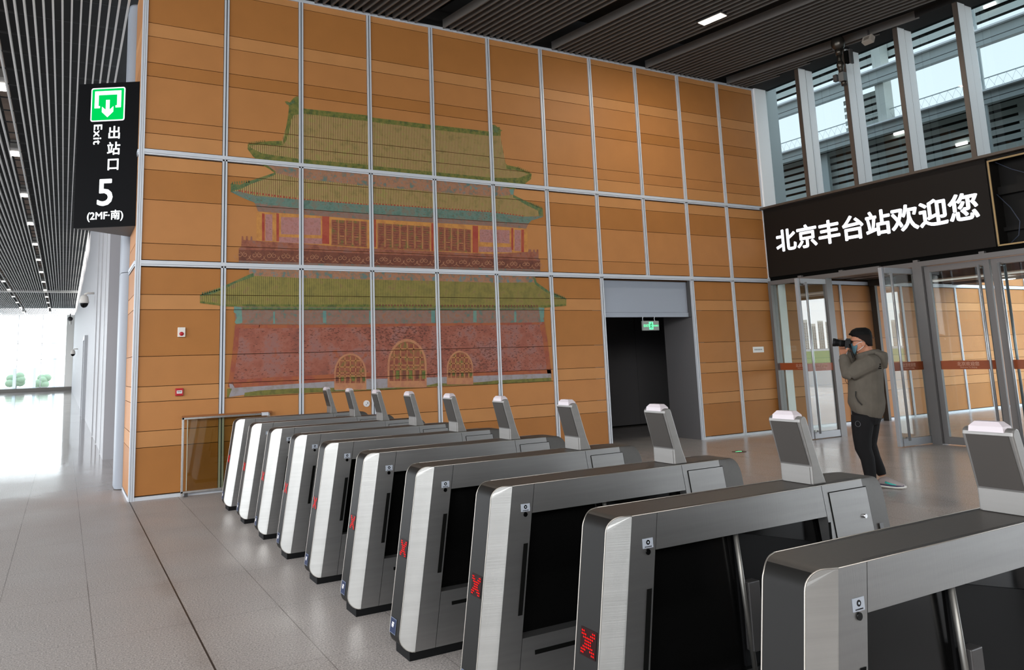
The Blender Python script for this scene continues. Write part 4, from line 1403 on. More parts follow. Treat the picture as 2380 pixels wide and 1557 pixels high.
gl = ['ticket gate at the far end of the row, next to the folded glass barrier', 'second ticket gate from the folded glass barrier', 'third ticket gate from the folded glass barrier',
      'fourth ticket gate counted from the folded glass barrier', 'fifth ticket gate counted from the folded glass barrier', 'sixth ticket gate from the glass barrier, fifth from the nearest one',
      'ticket gate fourth from the nearest one, its whole front end in view', 'ticket gate third from the nearest one at the lower right', 'second nearest ticket gate, in front of the person with the camera', 'nearest ticket gate, cut off at the lower right corner']
for k in range(10):
    o = g0 if k == 0 else dup(g0, (0, GY[k], 0), gl[k])
    o.location = (0, GY[k], 0)
    o['label'] = gl[k]

# ================================================================== FACADE ON THE RIGHT
XF_ = 11.42
FRAME = mat('facade_frame_lit', S(250, 253, 255, 1.0), 0.45, 0.0)  # colour raised to near white so the mullion sides look sky-lit
FRAMED = mat('door_frame_backlit_grey', S(112, 109, 108, 1.0), 0.42, 0.3)  # darker grey carrying the backlit look of posts and closed leaves
TINT = glass('tinted_glass', (0.205, 0.235, 0.238, 1), 0.7)
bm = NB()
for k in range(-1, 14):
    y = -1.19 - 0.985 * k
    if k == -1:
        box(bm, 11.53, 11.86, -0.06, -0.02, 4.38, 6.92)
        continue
    box(bm, XF_, XF_ + 0.02, y, y + 0.072, 4.375, 6.92, 1)  # front strip in dark brown, its backlit shade put into the colour
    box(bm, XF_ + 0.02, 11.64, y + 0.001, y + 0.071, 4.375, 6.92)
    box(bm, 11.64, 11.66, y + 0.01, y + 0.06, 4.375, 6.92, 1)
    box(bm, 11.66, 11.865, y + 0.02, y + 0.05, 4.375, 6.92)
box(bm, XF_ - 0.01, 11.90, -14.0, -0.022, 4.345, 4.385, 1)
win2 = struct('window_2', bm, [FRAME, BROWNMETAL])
bm = NB(); quad(bm, (11.87, -14, 4.38), (11.87, -0.03, 4.38), (11.87, -0.03, 6.95), (11.87, -14, 6.95)); struct('window_glass', bm, TINT, win2, normals=False)
# white corner post continuing outside
bm = NB()
box(bm, 11.89, 12.22, -0.03, 0.3, 3.31, 9.0)
box(bm, 11.72, 11.93, -0.035, 0.0, 0.0, 2.88)
struct('trim_4', bm, mat('white_facade_panel', S(238, 242, 240, 1.0), 0.45))

# lit screen
t = thing('led_screen', 'wide black lit screen with white Chinese welcome text above the glass doors', 'screen', (0, 0, 0))
bm = NB(); box(bm, 11.50, 11.60, -4.205, -0.03, 2.985, 4.338); obj('screen_face', bm, mat('screen_black', S(30, 26, 23, 1.0), 0.5, 0, 0.15), t)
bm = NB()
text_bm(bm, '北京丰台站欢迎您', 0.455, (11.497, -2.155, 3.668), (0, -1, 0), (0, 0, 1), 0.0, 0.004, True, 1.04, fat=0.0115)
obj('welcome_text', bm, emis('screen_white', (0.90, 0.93, 1.0, 1), 1.9), t, normals=False)
# open frame next to it
t = thing('open_screen_bay', 'empty dark screen bay with a yellow wooden edge right of the lit screen', 'screen', (0, 0, 0))
bm = NB()
box(bm, 11.80, 11.84, -8.2, -4.22, 2.98, 4.335)
box(bm, 11.51, 11.84, -8.2, -4.215, 4.30, 4.338)
box(bm, 11.51, 11.84, -8.2, -4.215, 2.985, 3.0)
box(bm, 11.51, 11.84, -4.232, -4.212, 2.985, 4.338)
box(bm, 11.68, 11.72, -8.2, -4.24, 3.78, 3.90)
box(bm, 11.70, 11.74, -8.2, -4.24, 3.22, 3.28)
obj('bay_box', bm, mat('bay_dark', S(24, 22, 20), 0.6, 0, 0.2), t)
WOOD = mat('yellow_wood_edge', S(170, 142, 98), 0.6)
for nm, bx in (('wood_edge', (11.495, 11.51, -4.255, -4.232, 3.0, 4.275)), ('wood_edge', (11.495, 11.51, -8.2, -4.232, 2.985, 3.008)), ('wood_edge', (11.495, 11.51, -8.2, -4.232, 4.275, 4.30))):
    bm = NB(); box(bm, *bx); obj(nm, bm, WOOD, t)
bm = NB()
tube(bm, [(11.6, -4.30, 4.27), (11.6, -4.5, 4.12), (11.6, -4.8, 3.95), (11.6, -5.2, 3.8)], 0.006, 6)
tube(bm, [(11.6, -4.26, 3.78), (11.6, -4.42, 3.55), (11.6, -4.52, 3.32), (11.6, -4.48, 3.12), (11.6, -4.36, 3.02)], 0.006, 6)
obj('loose_cable', bm, mat('blue_cable', S(58, 66, 84), 0.5), t)

# header and posts of the door row
bm = NB()
box(bm, 11.45, 11.62, -9.0, -0.03, 2.825, 2.905)
box(bm, 11.53, 11.60, -9.0, -0.03, 2.90, 2.99, 1)
for y in (-0.75, -1.62, -2.98, -4.0, -5.4):
    box(bm, 11.47, 11.58, y - 0.04, y + 0.04, 2.905, 2.94)
box(bm, 11.475, 11.54, -2.35, -1.62, 2.905, 2.925)
for y0, y1 in ((-0.095, -0.03), (-1.33, -1.25), (-3.085, -2.93), (-5.25, -5.09), (-9.0, -8.9)):
    box(bm, 11.44, 11.60, y0, y1, 0.0, 2.83)
fr = struct('trim_5', bm, [FRAMED, BLACK])
CLEARG = glass('door_glass', (0.82, 0.86, 0.86, 1), 1.5)
LEAFM = mat('leaf_aluminium_lit', S(162, 164, 168), 0.42, 0.2)  # lighter colour for the leaves lit from outside
BAND = mat('orange_brown_film', S(146, 72, 38, 1.0), 0.4)
BANDT = mat('pale_film_text', S(196, 150, 128, 1.0), 0.5)
def band_text(bm, c, ax, s=1.0):
    n = Vector(ax).cross(Vector((0, 0, 1)))
    c = Vector(c)
    text_bm(bm, '北京欢迎您', 0.066 * s, c + Vector((0, 0, 0.016)) + n * 0.004, ax, (0, 0, 1), fat=0.0009)
    text_bm(bm, 'Welcome To Beijing', 0.030 * s, c - Vector((0, 0, 0.040)) + n * 0.004, ax, (0, 0, 1), 0.0)
# fixed side light next to the wall
bm = NB(); box(bm, 11.515, 11.525, -1.25, -0.095, 0.02, 2.825); sg_ = struct('window_3', bm, glass('side_glass', (0.84, 0.87, 0.85, 1), 0.8))
bm = NB(); box(bm, 11.508, 11.513, -1.25, -0.095, 1.17, 1.305); struct('film_band', bm, BAND, sg_)
bm = NB(); band_text(bm, (11.506, -0.62, 1.237), (0, -1, 0)); struct('film_text', bm, BANDT, sg_, normals=False)
bm = NB(); box(bm, 11.47, 11.57, -1.25, -0.095, 0.0, 0.03); struct('bottom_rail', bm, FRAMED, sg_)
def leaf(n, org, ax, wdt, label, flip):
    """glass door leaf; org = hinge foot, ax = direction from hinge to free edge"""
    ax = Vector(ax).normalized()
    ay = Vector((-ax.y, ax.x, 0))
    H_ = 2.81
    root = bpy.data.objects.new('door_%d' % n, None)
    COL.objects.link(root)
    root['kind'] = 'structure'
    root['label'] = label
    O = Vector(org)
    def bar(bm, a0, a1, z0, z1, th=0.03):
        obox(bm, O + ax * (a0 + a1) / 2 + Vector((0, 0, (z0 + z1) / 2)), ax, ay, (0, 0, 1), (a1 - a0) / 2, th, (z1 - z0) / 2)
    bm = NB()
    bar(bm, 0.0, 0.085, 0.012, H_)
    bar(bm, wdt - (0.055 if n < 3 else 0.085), wdt, 0.012, H_)
    bar(bm, 0.085, wdt - 0.085, H_ - 0.09, H_)
    bar(bm, 0.085, wdt - 0.085, 0.012, 0.125)
    struct('door_frame', bm, LEAFM if n < 3 else FRAMED, root, bevel=0.003)  # open leaves coloured lighter as daylit, closed ones darker as backlit
    bm = NB(); bar(bm, 0.08, wdt - 0.05, 0.12, H_ - 0.085, 0.005); struct('glass_pane', bm, CLEARG if n > 2 else glass('leaf_glass', (0.84, 0.87, 0.85, 1), 2.4), root)
    bm = NB(); bar(bm, 0.085, wdt - 0.055, 1.168, 1.302, 0.0075); bd = struct('film_band', bm, BAND, root)
    bm = NB()
    for sgn in (-1, 1):
        nx = Vector((0, 0, 1)).cross(ay * sgn) * -1
        nx = (ay * sgn).cross(Vector((0, 0, 1))) * -1
        c = O + ax * (wdt / 2) + Vector((0, 0, 1.237)) + ay * sgn * 0.006
        axx = Vector((0, 0, 1)).cross(ay * sgn)
        band_text(bm, c, axx)
    struct('film_text', bm, BANDT, bd, normals=False)
    for sgn in (-1, 1):
        bm = NB()
        a = O + ax * (wdt - (0.155 if n < 3 else 0.13)) + ay * sgn * 0.08
        tube(bm, [a + Vector((0, 0, 0.10)), a + Vector((0, 0, 2.74))], 0.019, 12)
        for z in (0.14, 2.70):
            tube(bm, [a + Vector((0, 0, z)), a + Vector((0, 0, z)) - ay * sgn * 0.06], 0.012, 8)
        struct('door_handle', bm, mat('steel_handle', S(168, 170, 173), 0.38, 0.6), root)
    return root
leaf(1, (11.58, -1.29, 0), (-1, 0.0, 0), 0.905, 'open glass door leaf next to the orange wall, swung into the hall', 1)
leaf(2, (11.60, -2.885, 0), (-1, 0.025, 0), 0.91, 'open glass door leaf to the right of the person', 1)
leaf(3, (11.52, -3.09, 0), (0, -1, 0), 0.985, 'closed glass door leaf right of the two open ones', 1)
leaf(4, (11.52, -5.09, 0), (0, 1, 0), 0.985, 'closed glass door leaf at the right edge of the picture', -1)

# ================================================================== OUTSIDE: entrance soffit, outer frame, ground, towers
SOFF = mat('soffit_bronze', S(92, 84, 78), 0.5, 0.3)
bm = NB()
box(bm, 11.9, 17.9, -9.0, 0.4, 3.06, 3.3, 0)
for i in range(12):
    x = 11.92 + i * 0.49
    box(bm, x, x + 0.34, -9.0, 0.021, 3.0, 3.06, 0)
box(bm, 14.58, 14.72, -9.0, -0.03, 2.86, 3.06, 1)
box(bm, 17.75, 17.95, -9.0, -0.03, 2.94, 3.3, 0)
struct('ceiling_entrance', bm, [SOFF, mat('dark_beam', S(60, 54, 48), 0.5)])
bm = NB(); box(bm, 14.60, 14.68, -0.16, -0.04, 0, 2.9); struct('pillar_dark', bm, mat('dark_post', S(52, 47, 42), 0.5))
st_ = thing('strip_lamp', 'long pale strip lamp in the dark soffit outside the closed glass doors', 'lamp', (0, 0, 0))
bm = NB(); box(bm, 16.55, 16.72, -7.0, -0.25, 2.975, 2.999); obj('diffuser', bm, emis('soffit_strip', (1.0, 0.92, 0.82, 1), 0.55), st_)
for yy, lb in ((-1.25, 'bright oval lamp in the outside soffit at the right edge'), (-0.48, 'small oval lamp in the outside soffit behind the second open door leaf')):
    t = thing('soffit_lamp', lb, 'lamp', (17.6 if yy < -1 else 15.4, yy, 2.935 if yy < -1 else 2.995))
    bm = NB(); ellipsoid(bm, (0, 0, 0), (0.07, 0.22, 0.012)); obj('diffuser', bm, LAMPE, t)
# outer frame seen through the upper windows
OUTG = mat('outer_grey_metal', S(188, 194, 192, 1.0), 0.5, 0.0)
LOUV = mat('louvre_grey', S(196, 200, 194, 1.0), 0.55, 0.0)
bm = NB()
for z0, z1 in ((7.35, 7.63), (6.17, 6.40)):
    box(bm, 14.9, 15.05, -22, 9, z0, z1, 0)
    box(bm, 14.80, 15.25, -22, 9, z1, z1 + 0.035, 1)
    box(bm, 14.895, 14.9, -22, 9, z0 + 0.09, z0 + 0.10, 2)
box(bm, 14.9, 15.1, -22, 9, 4.15, 4.32, 0)
for y in (-0.1, -2.65, -5.2):
    box(bm, 14.92, 14.96, y - 0.02, y + 0.02, 4.3, 9.5, 0)
    box(bm, 14.92, 14.96, y + 0.05, y + 0.08, 4.3, 9.5, 0)
tube(bm, [(15.15, 9, 6.755), (15.15, -22, 6.76)], 0.012, 6)
for i in range(60):
    y = 2.3 - i * 0.16
    tube(bm, [(15.15, y, 6.42), (15.15, y - 0.17, 6.75)], 0.0022, 4)
    tube(bm, [(15.15, y, 6.75), (15.15, y - 0.17, 6.42)], 0.0022, 4)
for y0, z0, y1, z1 in ((3.0, 5.45, -0.6, 4.55), (2.0, 5.0, -1.4, 4.3)):
    tube(bm, [(15.2, y0, z0), (15.2, y1, z1)], 0.05, 8)
box(bm, 15.12, 15.22, 1.02, 1.20, 4.2, 6.17, 0)
struct('trim_6', bm, [OUTG, mat('white_flange', S(250, 250, 250), 0.5), DARKMETAL])
bm = NB()
def louvers(y0, y1, z0, z1, x, pitch=0.165):
    z = z0
    while z + pitch * 0.7 < z1:
        prism(bm, [(x, y0, z), (x + 0.06, y0, z + 0.03), (x + 0.06, y0, z + pitch * 0.74), (x, y0, z + pitch * 0.66)], (0, y1 - y0, 0), 0)
        z += pitch
    box(bm, x + 0.10, x + 0.14, min(y0, y1), max(y0, y1), z0, z1, 1)
louvers(9, -22, 4.3, 6.62, 15.32)
louvers(9, -22, 8.0, 10.5, 15.32, 0.21)
louvers(0.57, -0.42, 6.40, 7.36, 15.30, 0.165)
box(bm, 15.0, 15.30, -0.62, -0.42, 6.40, 10.0, 2)
box(bm, 15.33, 15.37, -3.6, -3.0, 4.3, 6.15, 2)
struct('wall_outer', bm, [LOUV, mat('louvre_dark', S(46, 48, 46), 0.7), mat('pale_outer_column', S(206, 208, 200, 1.0), 0.5)])
ol = None
for (px_, py_), lb in zip(((2089, 309), (2235, 334), (2300, 12)), ('small lit lamp on the louvres seen through the third upper window', 'small lit lamp on the louvres seen through the fourth upper window', 'lit twin lamp high outside the upper window at the top right corner')):
    p = onX(px_, py_, 15.28)
    t = thing('outside_lamp', lb, 'lamp', p)
    bm = NB(); box(bm, -0.02, 0.02, -0.11, 0.11, -0.03, 0.03); obj('diffuser', bm, LAMPE, t)
# open ground, grass and far towers (mirrored in the open door leaves)
bm = NB(); quad(bm, (-900, -3000, -0.14), (3200, -3000, -0.14), (3200, 900, -0.14), (-900, 900, -0.14)); struct('ground', bm, mat('pavement_pale', S(176, 174, 170), 0.7))
bm = NB(); quad(bm, (60, -300, -0.10), (420, -300, -0.10), (420, 20, -0.10), (60, 20, -0.10)); tag(obj('lawn', bm, mat('lawn_green', S(120, 142, 76), 0.9)), 'green lawn beyond the forecourt, mirrored in the open door leaf', 'lawn', None, 'stuff')
TOW = mat('tower_cream', S(226, 220, 208, 1.0), 0.7)
TOWW = mat('tower_window', S(92, 96, 100), 0.4)
for i in range(24):
    a = math.radians(-37.5 - 6.5 + i * 0.5)
    d = 1500 + (i % 3) * 60
    c = Vector((-0.777 + d * math.cos(a), 7.77 + d * math.sin(a), 0))
    ax = Vector((-math.sin(a), math.cos(a), 0)); ay = Vector((math.cos(a), math.sin(a), 0))
    h = 44 + (i * 7) % 13
    t = thing('apartment_tower', 'cream apartment tower far away, seen mirrored in an open glass door leaf', 'building', (0, 0, 0), group='far apartment towers mirrored in the doors')
    bm = NB()
    obox(bm, c + Vector((0, 0, h / 2)), ax, ay, (0, 0, 1), 5.0, 9, h / 2)
    obox(bm, c + Vector((0, 0, h + 1.5)), ax, ay, (0, 0, 1), 5, 5, 1.6)
    obj('shaft', bm, TOW, t)
    bm = NB()
    for r_ in range(int(h / 3)):
        for q in range(3):
            obox(bm, c - ay * 9.05 + ax * (-3.2 + q * 3.2) + Vector((0, 0, 1.8 + r_ * 3)), ax, ay, (0, 0, 1), 0.8, 0.1, 0.8)
    wn = obj('window_grid', bm, TOWW, t)

# pale frame, trunks and trees beyond the far glazing
bm = NB()
for i in range(7):
    x = -1.6 - i * 1.7
    box(bm, x - 0.12, x + 0.12, 76, 76.3, 0, 2.2 if i else 3.6)
struct('trim_7', bm, mat('pale_blue_steel', S(196, 214, 220, 1.0), 0.5))
for i, (x, h) in enumerate(((-2.4, 1.5), (-5.0, 1.8), (-8.2, 1.6), (-11.0, 1.9))):
    t = thing('shrub', 'pale green shrub outside the far end glazing of the hall', 'shrub', (x, 80, -0.14), group='shrubs beyond the far glazing')
    bm = NB()
    for q in range(9):
        ellipsoid(bm, (random.uniform(-0.6, 0.6), random.uniform(-0.4, 0.4), h * random.uniform(0.4, 0.9)), (0.45, 0.45, 0.4), None, 8, 6)
    obj('foliage', bm, mat('shrub_green', S(128, 146, 120), 0.8), t)
    bm = NB(); tube(bm, [(0, 0, 0), (0, 0, h * 0.6)], 0.06, 8); obj('trunk', bm, mat('bark', S(90, 80, 70), 0.8), t)

# cameras hanging from the dark ceiling
GUN = mat('gunmetal', S(74, 70, 64), 0.3, 0.8)
t = thing('hanging_camera', 'dark cluster of cameras on a rod hanging from the slat ceiling by the windows', 'camera', (10.90, -2.43, 6.86))
bm = NB(); ellipsoid(bm, (0, 0, -0.06), (0.115, 0.115, 0.14)); tube(bm, [(0, 0, -0.16), (0, 0, -0.28)], [0.07, 0.05], 12); obj('globe', bm, GUN, t)
bm = NB(); tube(bm, [(0, 0, 0.70), (0, 0, -0.1)], 0.02, 8); tube(bm, [(0, 0, -0.24), (0, 0, -0.34), (0.01, 0, -0.46), (0.0, 0, -0.62)], [0.05, 0.035, 0.05, 0.035], 12); obj('rod', bm, GUN, t)
bm = NB(); box(bm, 0.03, 0.12, -0.13, -0.06, -0.44, -0.22); obj('black_box', bm, BLACK, t, bevel=0.004)
bm = NB(); box(bm, 0.06, 0.14, -0.165, -0.132, -0.46, -0.20); obj('grey_box', bm, DARKMETAL, t, bevel=0.003)
bm = NB(); tube(bm, [(0.02, -0.02, -0.20), (0.06, -0.10, -0.15), (0.10, -0.15, -0.20)], 0.008, 6); obj('cable', bm, BLACK, t)
bm = NB(); ellipsoid(bm, (0, 0, -0.45), (0.06, 0.06, 0.085)); obj('joint', bm, GUN, t)
bm = NB(); box(bm, -0.06, 0.04, -0.075, 0.02, -0.76, -0.60); obj('camera_body', bm, mat('camera_grey', S(120, 122, 122), 0.35, 0.5), t, bevel=0.006)
bm = NB(); tube(bm, [(0, -0.03, -0.75), (0.0, -0.035, -0.83)], 0.045, 14); obj('lens_tube', bm, GUN, t)
bm = NB(); box(bm, -0.05, 0.02, 0.06, 0.13, -0.72, -0.60); obj('small_camera', bm, DARKMETAL, t, bevel=0.005)
t = thing('ceiling_speaker', 'small pale box speaker on a bracket hanging at the ceiling edge by the windows', 'speaker', (11.16, -2.83, 6.90))
bm = NB(); box(bm, -0.015, 0.015, -0.012, 0.012, -0.10, 0.03); obj('bracket', bm, DARKMETAL, t)
bm = NB(); obox(bm, (-0.02, 0, -0.15), Vector((0.9, 0, -0.44)).normalized(), (0, 1, 0), Vector((0.44, 0, 0.9)).normalized(), 0.05, 0.085, 0.06); obj('box', bm, mat('pale_box', S(168, 160, 150), 0.5), t, bevel=0.004)
bm = NB(); obox(bm, (-0.068, 0, -0.128), Vector((0.9, 0, -0.44)).normalized(), (0, 1, 0), Vector((0.44, 0, 0.9)).normalized(), 0.002, 0.045, 0.03); obj('grille', bm, mat('grille_grey', S(120, 112, 104), 0.5), t)

# ================================================================== PERSON WITH A CAMERA (x forward, y to the left side, z up)
SKIN = mat('skin', S(172, 118, 92, 1.0), 0.55, 0, 0.3)
PP = Vector((7.318, -4.862, 0.0))
PROT = (0, 0, math.atan2(0.829, -0.560))
bm = NB()
# head, neck
loft(bm, [((0.098, 0, 1.490), (1, 0, 0), (0, 1, 0), 0.05, 0.04), ((0.102, 0, 1.53), (1, 0, 0), (0, 1, 0), 0.083, 0.062), ((0.100, 0, 1.57), (1, 0, 0), (0, 1, 0), 0.098, 0.073), ((0.097, 0, 1.62), (1, 0, 0), (0, 1, 0), 0.103, 0.078),
          ((0.095, 0, 1.67), (1, 0, 0), (0, 1, 0), 0.102, 0.078), ((0.092, 0, 1.71), (1, 0, 0), (0, 1, 0), 0.085, 0.066), ((0.09, 0, 1.738), (1, 0, 0), (0, 1, 0), 0.045, 0.036)])
ellipsoid(bm, (0.205, 0, 1.578), (0.022, 0.014, 0.02))                  # nose
ellipsoid(bm, (0.188, 0, 1.645), (0.018, 0.05, 0.012))                  # brow
for s in (-1, 1):
    ellipsoid(bm, (0.080, s * 0.079, 1.598), (0.024, 0.011, 0.034))     # ears
    ellipsoid(bm, (0.165, s * 0.045, 1.590), (0.03, 0.022, 0.022))      # cheeks
ellipsoid(bm, (0.186, 0, 1.545), (0.014, 0.026, 0.009))                 # mouth
loft(bm, [((0.03, 0, 1.42), (1, 0, 0), (0, 1, 0), 0.075, 0.085), ((0.045, 0, 1.49), (1, 0, 0), (0, 1, 0), 0.064, 0.062), ((0.062, 0, 1.56), (1, 0, 0), (0, 1, 0), 0.062, 0.06)])
# trunk
loft(bm, [((0.12, 0, 0.80), (1, 0, 0), (0, 1, 0), 0.10, 0.14), ((0.11, 0, 0.95), (1, 0, 0), (0, 1, 0), 0.115, 0.14), ((0.095, 0, 1.15), (1, 0, 0), (0, 1, 0), 0.125, 0.165), ((0.06, 0, 1.34), (1, 0, 0), (0, 1, 0), 0.12, 0.18), ((0.04, 0, 1.44), (1, 0, 0), (0, 1, 0), 0.07, 0.12)])
LSH, LEL, LWR = (0.02, 0.19, 1.385), (0.262, 0.215, 1.262), (0.296, 0.075, 1.485)
RSH, REL, RWR = (0.03, -0.19, 1.385), (0.225, -0.26, 1.25), (0.205, -0.10, 1.55)
tube(bm, [LSH, LEL, LWR], [0.055, 0.043, 0.029], 12)
tube(bm, [RSH, REL, RWR], [0.055, 0.043, 0.029], 12)
# legs
LH, LK, LA = (0.155, 0.095, 0.84), (0.185, 0.105, 0.46), (0.150, 0.10, 0.09)
RH, RK, RA = (0.12, -0.09, 0.84), (0.135, -0.09, 0.47), (0.035, -0.085, 0.125)
for h, k, a in ((LH, LK, LA), (RH, RK, RA)):
    tube(bm, [h, tuple((h[i] + k[i]) / 2 for i in range(3)), k, tuple(k[i] * 0.6 + a[i] * 0.4 for i in range(3)), a], [0.072, 0.070, 0.052, 0.052, 0.036], 14)
ellipsoid(bm, (0.19, 0.118, 0.055), (0.10, 0.030, 0.026), Matrix.Rotation(0.245, 3, 'Z'))
ellipsoid(bm, (-0.01, -0.06, 0.055), (0.10, 0.030, 0.026), Matrix.Rotation(-0.31, 3, 'Z'))
# left hand: palm up under the lens, fingers folded round its far side, thumb on the near side
tube(bm, [LWR, (0.292, 0.050, 1.515), (0.290, 0.032, 1.535)], [(0.030, 0.024), (0.042, 0.022), (0.042, 0.018)], 12)
for i, (u, l_) in enumerate(((0.322, 0.92), (0.304, 1.0), (0.286, 0.96), (0.269, 0.80))):
    tube(bm, [(u, 0.030, 1.538), (u + 0.002, -0.012, 1.546), (u + 0.003, -0.044 * l_, 1.566), (u + 0.003, -0.056 * l_, 1.592)], [0.0095, 0.0088, 0.0082, 0.0070], 8)
tube(bm, [(0.262, 0.052, 1.520), (0.245, 0.062, 1.545), (0.240, 0.058, 1.572), (0.244, 0.052, 1.592)], [0.013, 0.0115, 0.0098, 0.0082], 8)
# right hand round the grip
tube(bm, [RWR, (0.210, -0.088, 1.578), (0.222, -0.082, 1.60)], [(0.029, 0.022), (0.038, 0.020), (0.036, 0.016)], 12)
for i, (z, l_) in enumerate(((1.628, 1.0), (1.610, 1.0), (1.592, 0.95), (1.576, 0.85))):
    tube(bm, [(0.222, -0.090, z), (0.262 , -0.088, z), (0.270, -0.066, z - 0.002), (0.262, -0.050, z - 0.004)], [0.0092, 0.0086, 0.008, 0.0068], 8)
tube(bm, [(0.205, -0.078, 1.60), (0.190, -0.058, 1.615), (0.188, -0.036, 1.618)], [0.012, 0.0105, 0.0085], 8)
person = obj('person', bm, SKIN)
remeshed(person, 0.0052, 3)
person.location = PP
person.rotation_euler = PROT
tag(person, 'person in a brown grey hoodie and black trousers holding a camera to the eye', 'person')

# hoodie
HOOD = mat('hoodie_brown_grey', S(88, 82, 74, 1.15), 0.9, 0, 0.15, ((14, 14, 9), 0.10), ((13, 13, 7), 0.35))
bm = NB()
tl = Vector((1, 0, 0.26)).normalized()
loft(bm, [((0.124, 0, 0.800), tl, (0, 1, 0), 0.152, 0.185), ((0.122, 0, 0.835), tl, (0, 1, 0), 0.165, 0.198), ((0.118, 0, 0.875), (1, 0, 0.2), (0, 1, 0), 0.178, 0.205), ((0.112, 0, 0.94), (1, 0, 0), (0, 1, 0), 0.194, 0.215), ((0.108, 0, 1.05), (1, 0, 0), (0, 1, 0), 0.184, 0.222),
          ((0.098, 0, 1.18), (1, 0, 0), (0, 1, 0), 0.182, 0.226), ((0.072, 0, 1.30), (1, 0, 0), (0, 1, 0), 0.168, 0.232), ((0.058, 0, 1.385), (1, 0, 0), (0, 1, 0), 0.142, 0.205), ((0.052, 0, 1.44), (1, 0, 0), (0, 1, 0), 0.112, 0.140), ((0.052, 0, 1.485), (1, 0, 0), (0, 1, 0), 0.088, 0.088)])
def mid(a, b, t_):
    return tuple(a[i] * (1 - t_) + b[i] * t_ for i in range(3))
tube(bm, [(0.0, 0.13, 1.40), LSH, mid(LSH, LEL, 0.5), (0.245, 0.215, 1.255)], [0.085, 0.098, 0.096, 0.072], 14)
tube(bm, [(0.225, 0.215, 1.245), LEL, mid(LEL, LWR, 0.35), mid(LEL, LWR, 0.75), mid(LEL, LWR, 0.80), mid(LEL, LWR, 0.93)], [0.055, 0.074, 0.070, 0.062, 0.052, 0.049], 14)
tube(bm, [(0.02, -0.13, 1.40), RSH, mid(RSH, REL, 0.5), REL], [0.085, 0.098, 0.094, 0.074], 14)
tube(bm, [(0.21, -0.25, 1.235), REL, mid(REL, RWR, 0.4), mid(REL, RWR, 0.75), mid(REL, RWR, 0.92)], [0.055, 0.074, 0.068, 0.056, 0.046], 14)
# hood lying on the back and round the neck
tube(bm, [(0.155, 0.02, 1.452), (0.13, 0.085, 1.466), (0.06, 0.115, 1.488), (-0.01, 0.095, 1.505), (-0.05, 0.05, 1.507), (-0.06, 0.0, 1.505), (-0.05, -0.05, 1.507), (-0.01, -0.095, 1.505), (0.06, -0.115, 1.488), (0.13, -0.085, 1.466), (0.155, -0.02, 1.452)], 0.028, 10)
loft(bm, [((-0.04, 0, 1.515), (1, 0, 0), (0, 1, 0), 0.05, 0.10), ((-0.075, 0, 1.49), (1, 0, 0), (0, 1, 0), 0.075, 0.135), ((-0.085, 0, 1.43), (1, 0, 0), (0, 1, 0), 0.068, 0.13), ((-0.092, 0, 1.37), (1, 0, 0), (0, 1, 0), 0.052, 0.105), ((-0.100, 0, 1.315), (1, 0, 0), (0, 1, 0), 0.032, 0.06)])
hd = obj('hoodie', bm, HOOD, person)
remeshed(hd, 0.0075, 4)
bm = NB(); tube(bm, [(0.205, 0.198, 1.075), (0.212, 0.203, 1.02), (0.190, 0.214, 0.965), (0.155, 0.222, 0.925)], 0.006, 8); obj('pocket_seam', bm, mat('hoodie_dark_seam', S(44, 41, 38), 0.9), hd)
bm = NB()
text_bm(bm, 'E', 0.075, (-0.055, 0.205, 1.345), (-1, 0.0, 0), (0, 0, 1), 0.0, 0.004, fat=0.003)
for v in bm.verts:
    pass
obj('back_letter', bm, BLACK, hd, normals=False)
# trousers
TRO = mat('trousers_black', S(20, 19, 20, 1.2), 0.85, 0, 0.2, None, ((12, 12, 8), 0.3))
bm = NB()
loft(bm, [((0.125, 0, 0.70), (1, 0, 0), (0, 1, 0), 0.12, 0.15), ((0.125, 0, 0.76), (1, 0, 0), (0, 1, 0), 0.148, 0.182), ((0.122, 0, 0.86), (1, 0, 0), (0, 1, 0), 0.155, 0.185), ((0.12, 0, 0.95), (1, 0, 0), (0, 1, 0), 0.14, 0.17)])
tube(bm, [(0.165, 0.085, 0.80), (0.178, 0.10, 0.69), (0.192, 0.105, 0.56), (0.192, 0.105, 0.44), (0.160, 0.103, 0.33), (0.152, 0.10, 0.18), (0.148, 0.10, 0.095)], [0.118, 0.112, 0.096, 0.086, 0.074, 0.064, 0.056], 16)
tube(bm, [(0.10, -0.08, 0.80), (0.115, -0.09, 0.66), (0.135, -0.09, 0.47), (0.098, -0.09, 0.32), (0.048, -0.085, 0.185), (0.036, -0.085, 0.135)], [0.118, 0.108, 0.082, 0.070, 0.056, 0.046], 16)
tr_ = obj('trousers', bm, TRO, person)
remeshed(tr_, 0.0075, 4)
bm = NB(); tube(bm, [(0.218 + 0.026 * math.cos(a), 0.216 - 0.006 * math.cos(a), 0.72 + 0.030 * math.sin(a)) for a in [2 * PI * q / 18 for q in range(19)]], 0.0022, 6); obj('round_emblem', bm, mat('emblem_grey', S(90, 90, 92), 0.6), tr_)
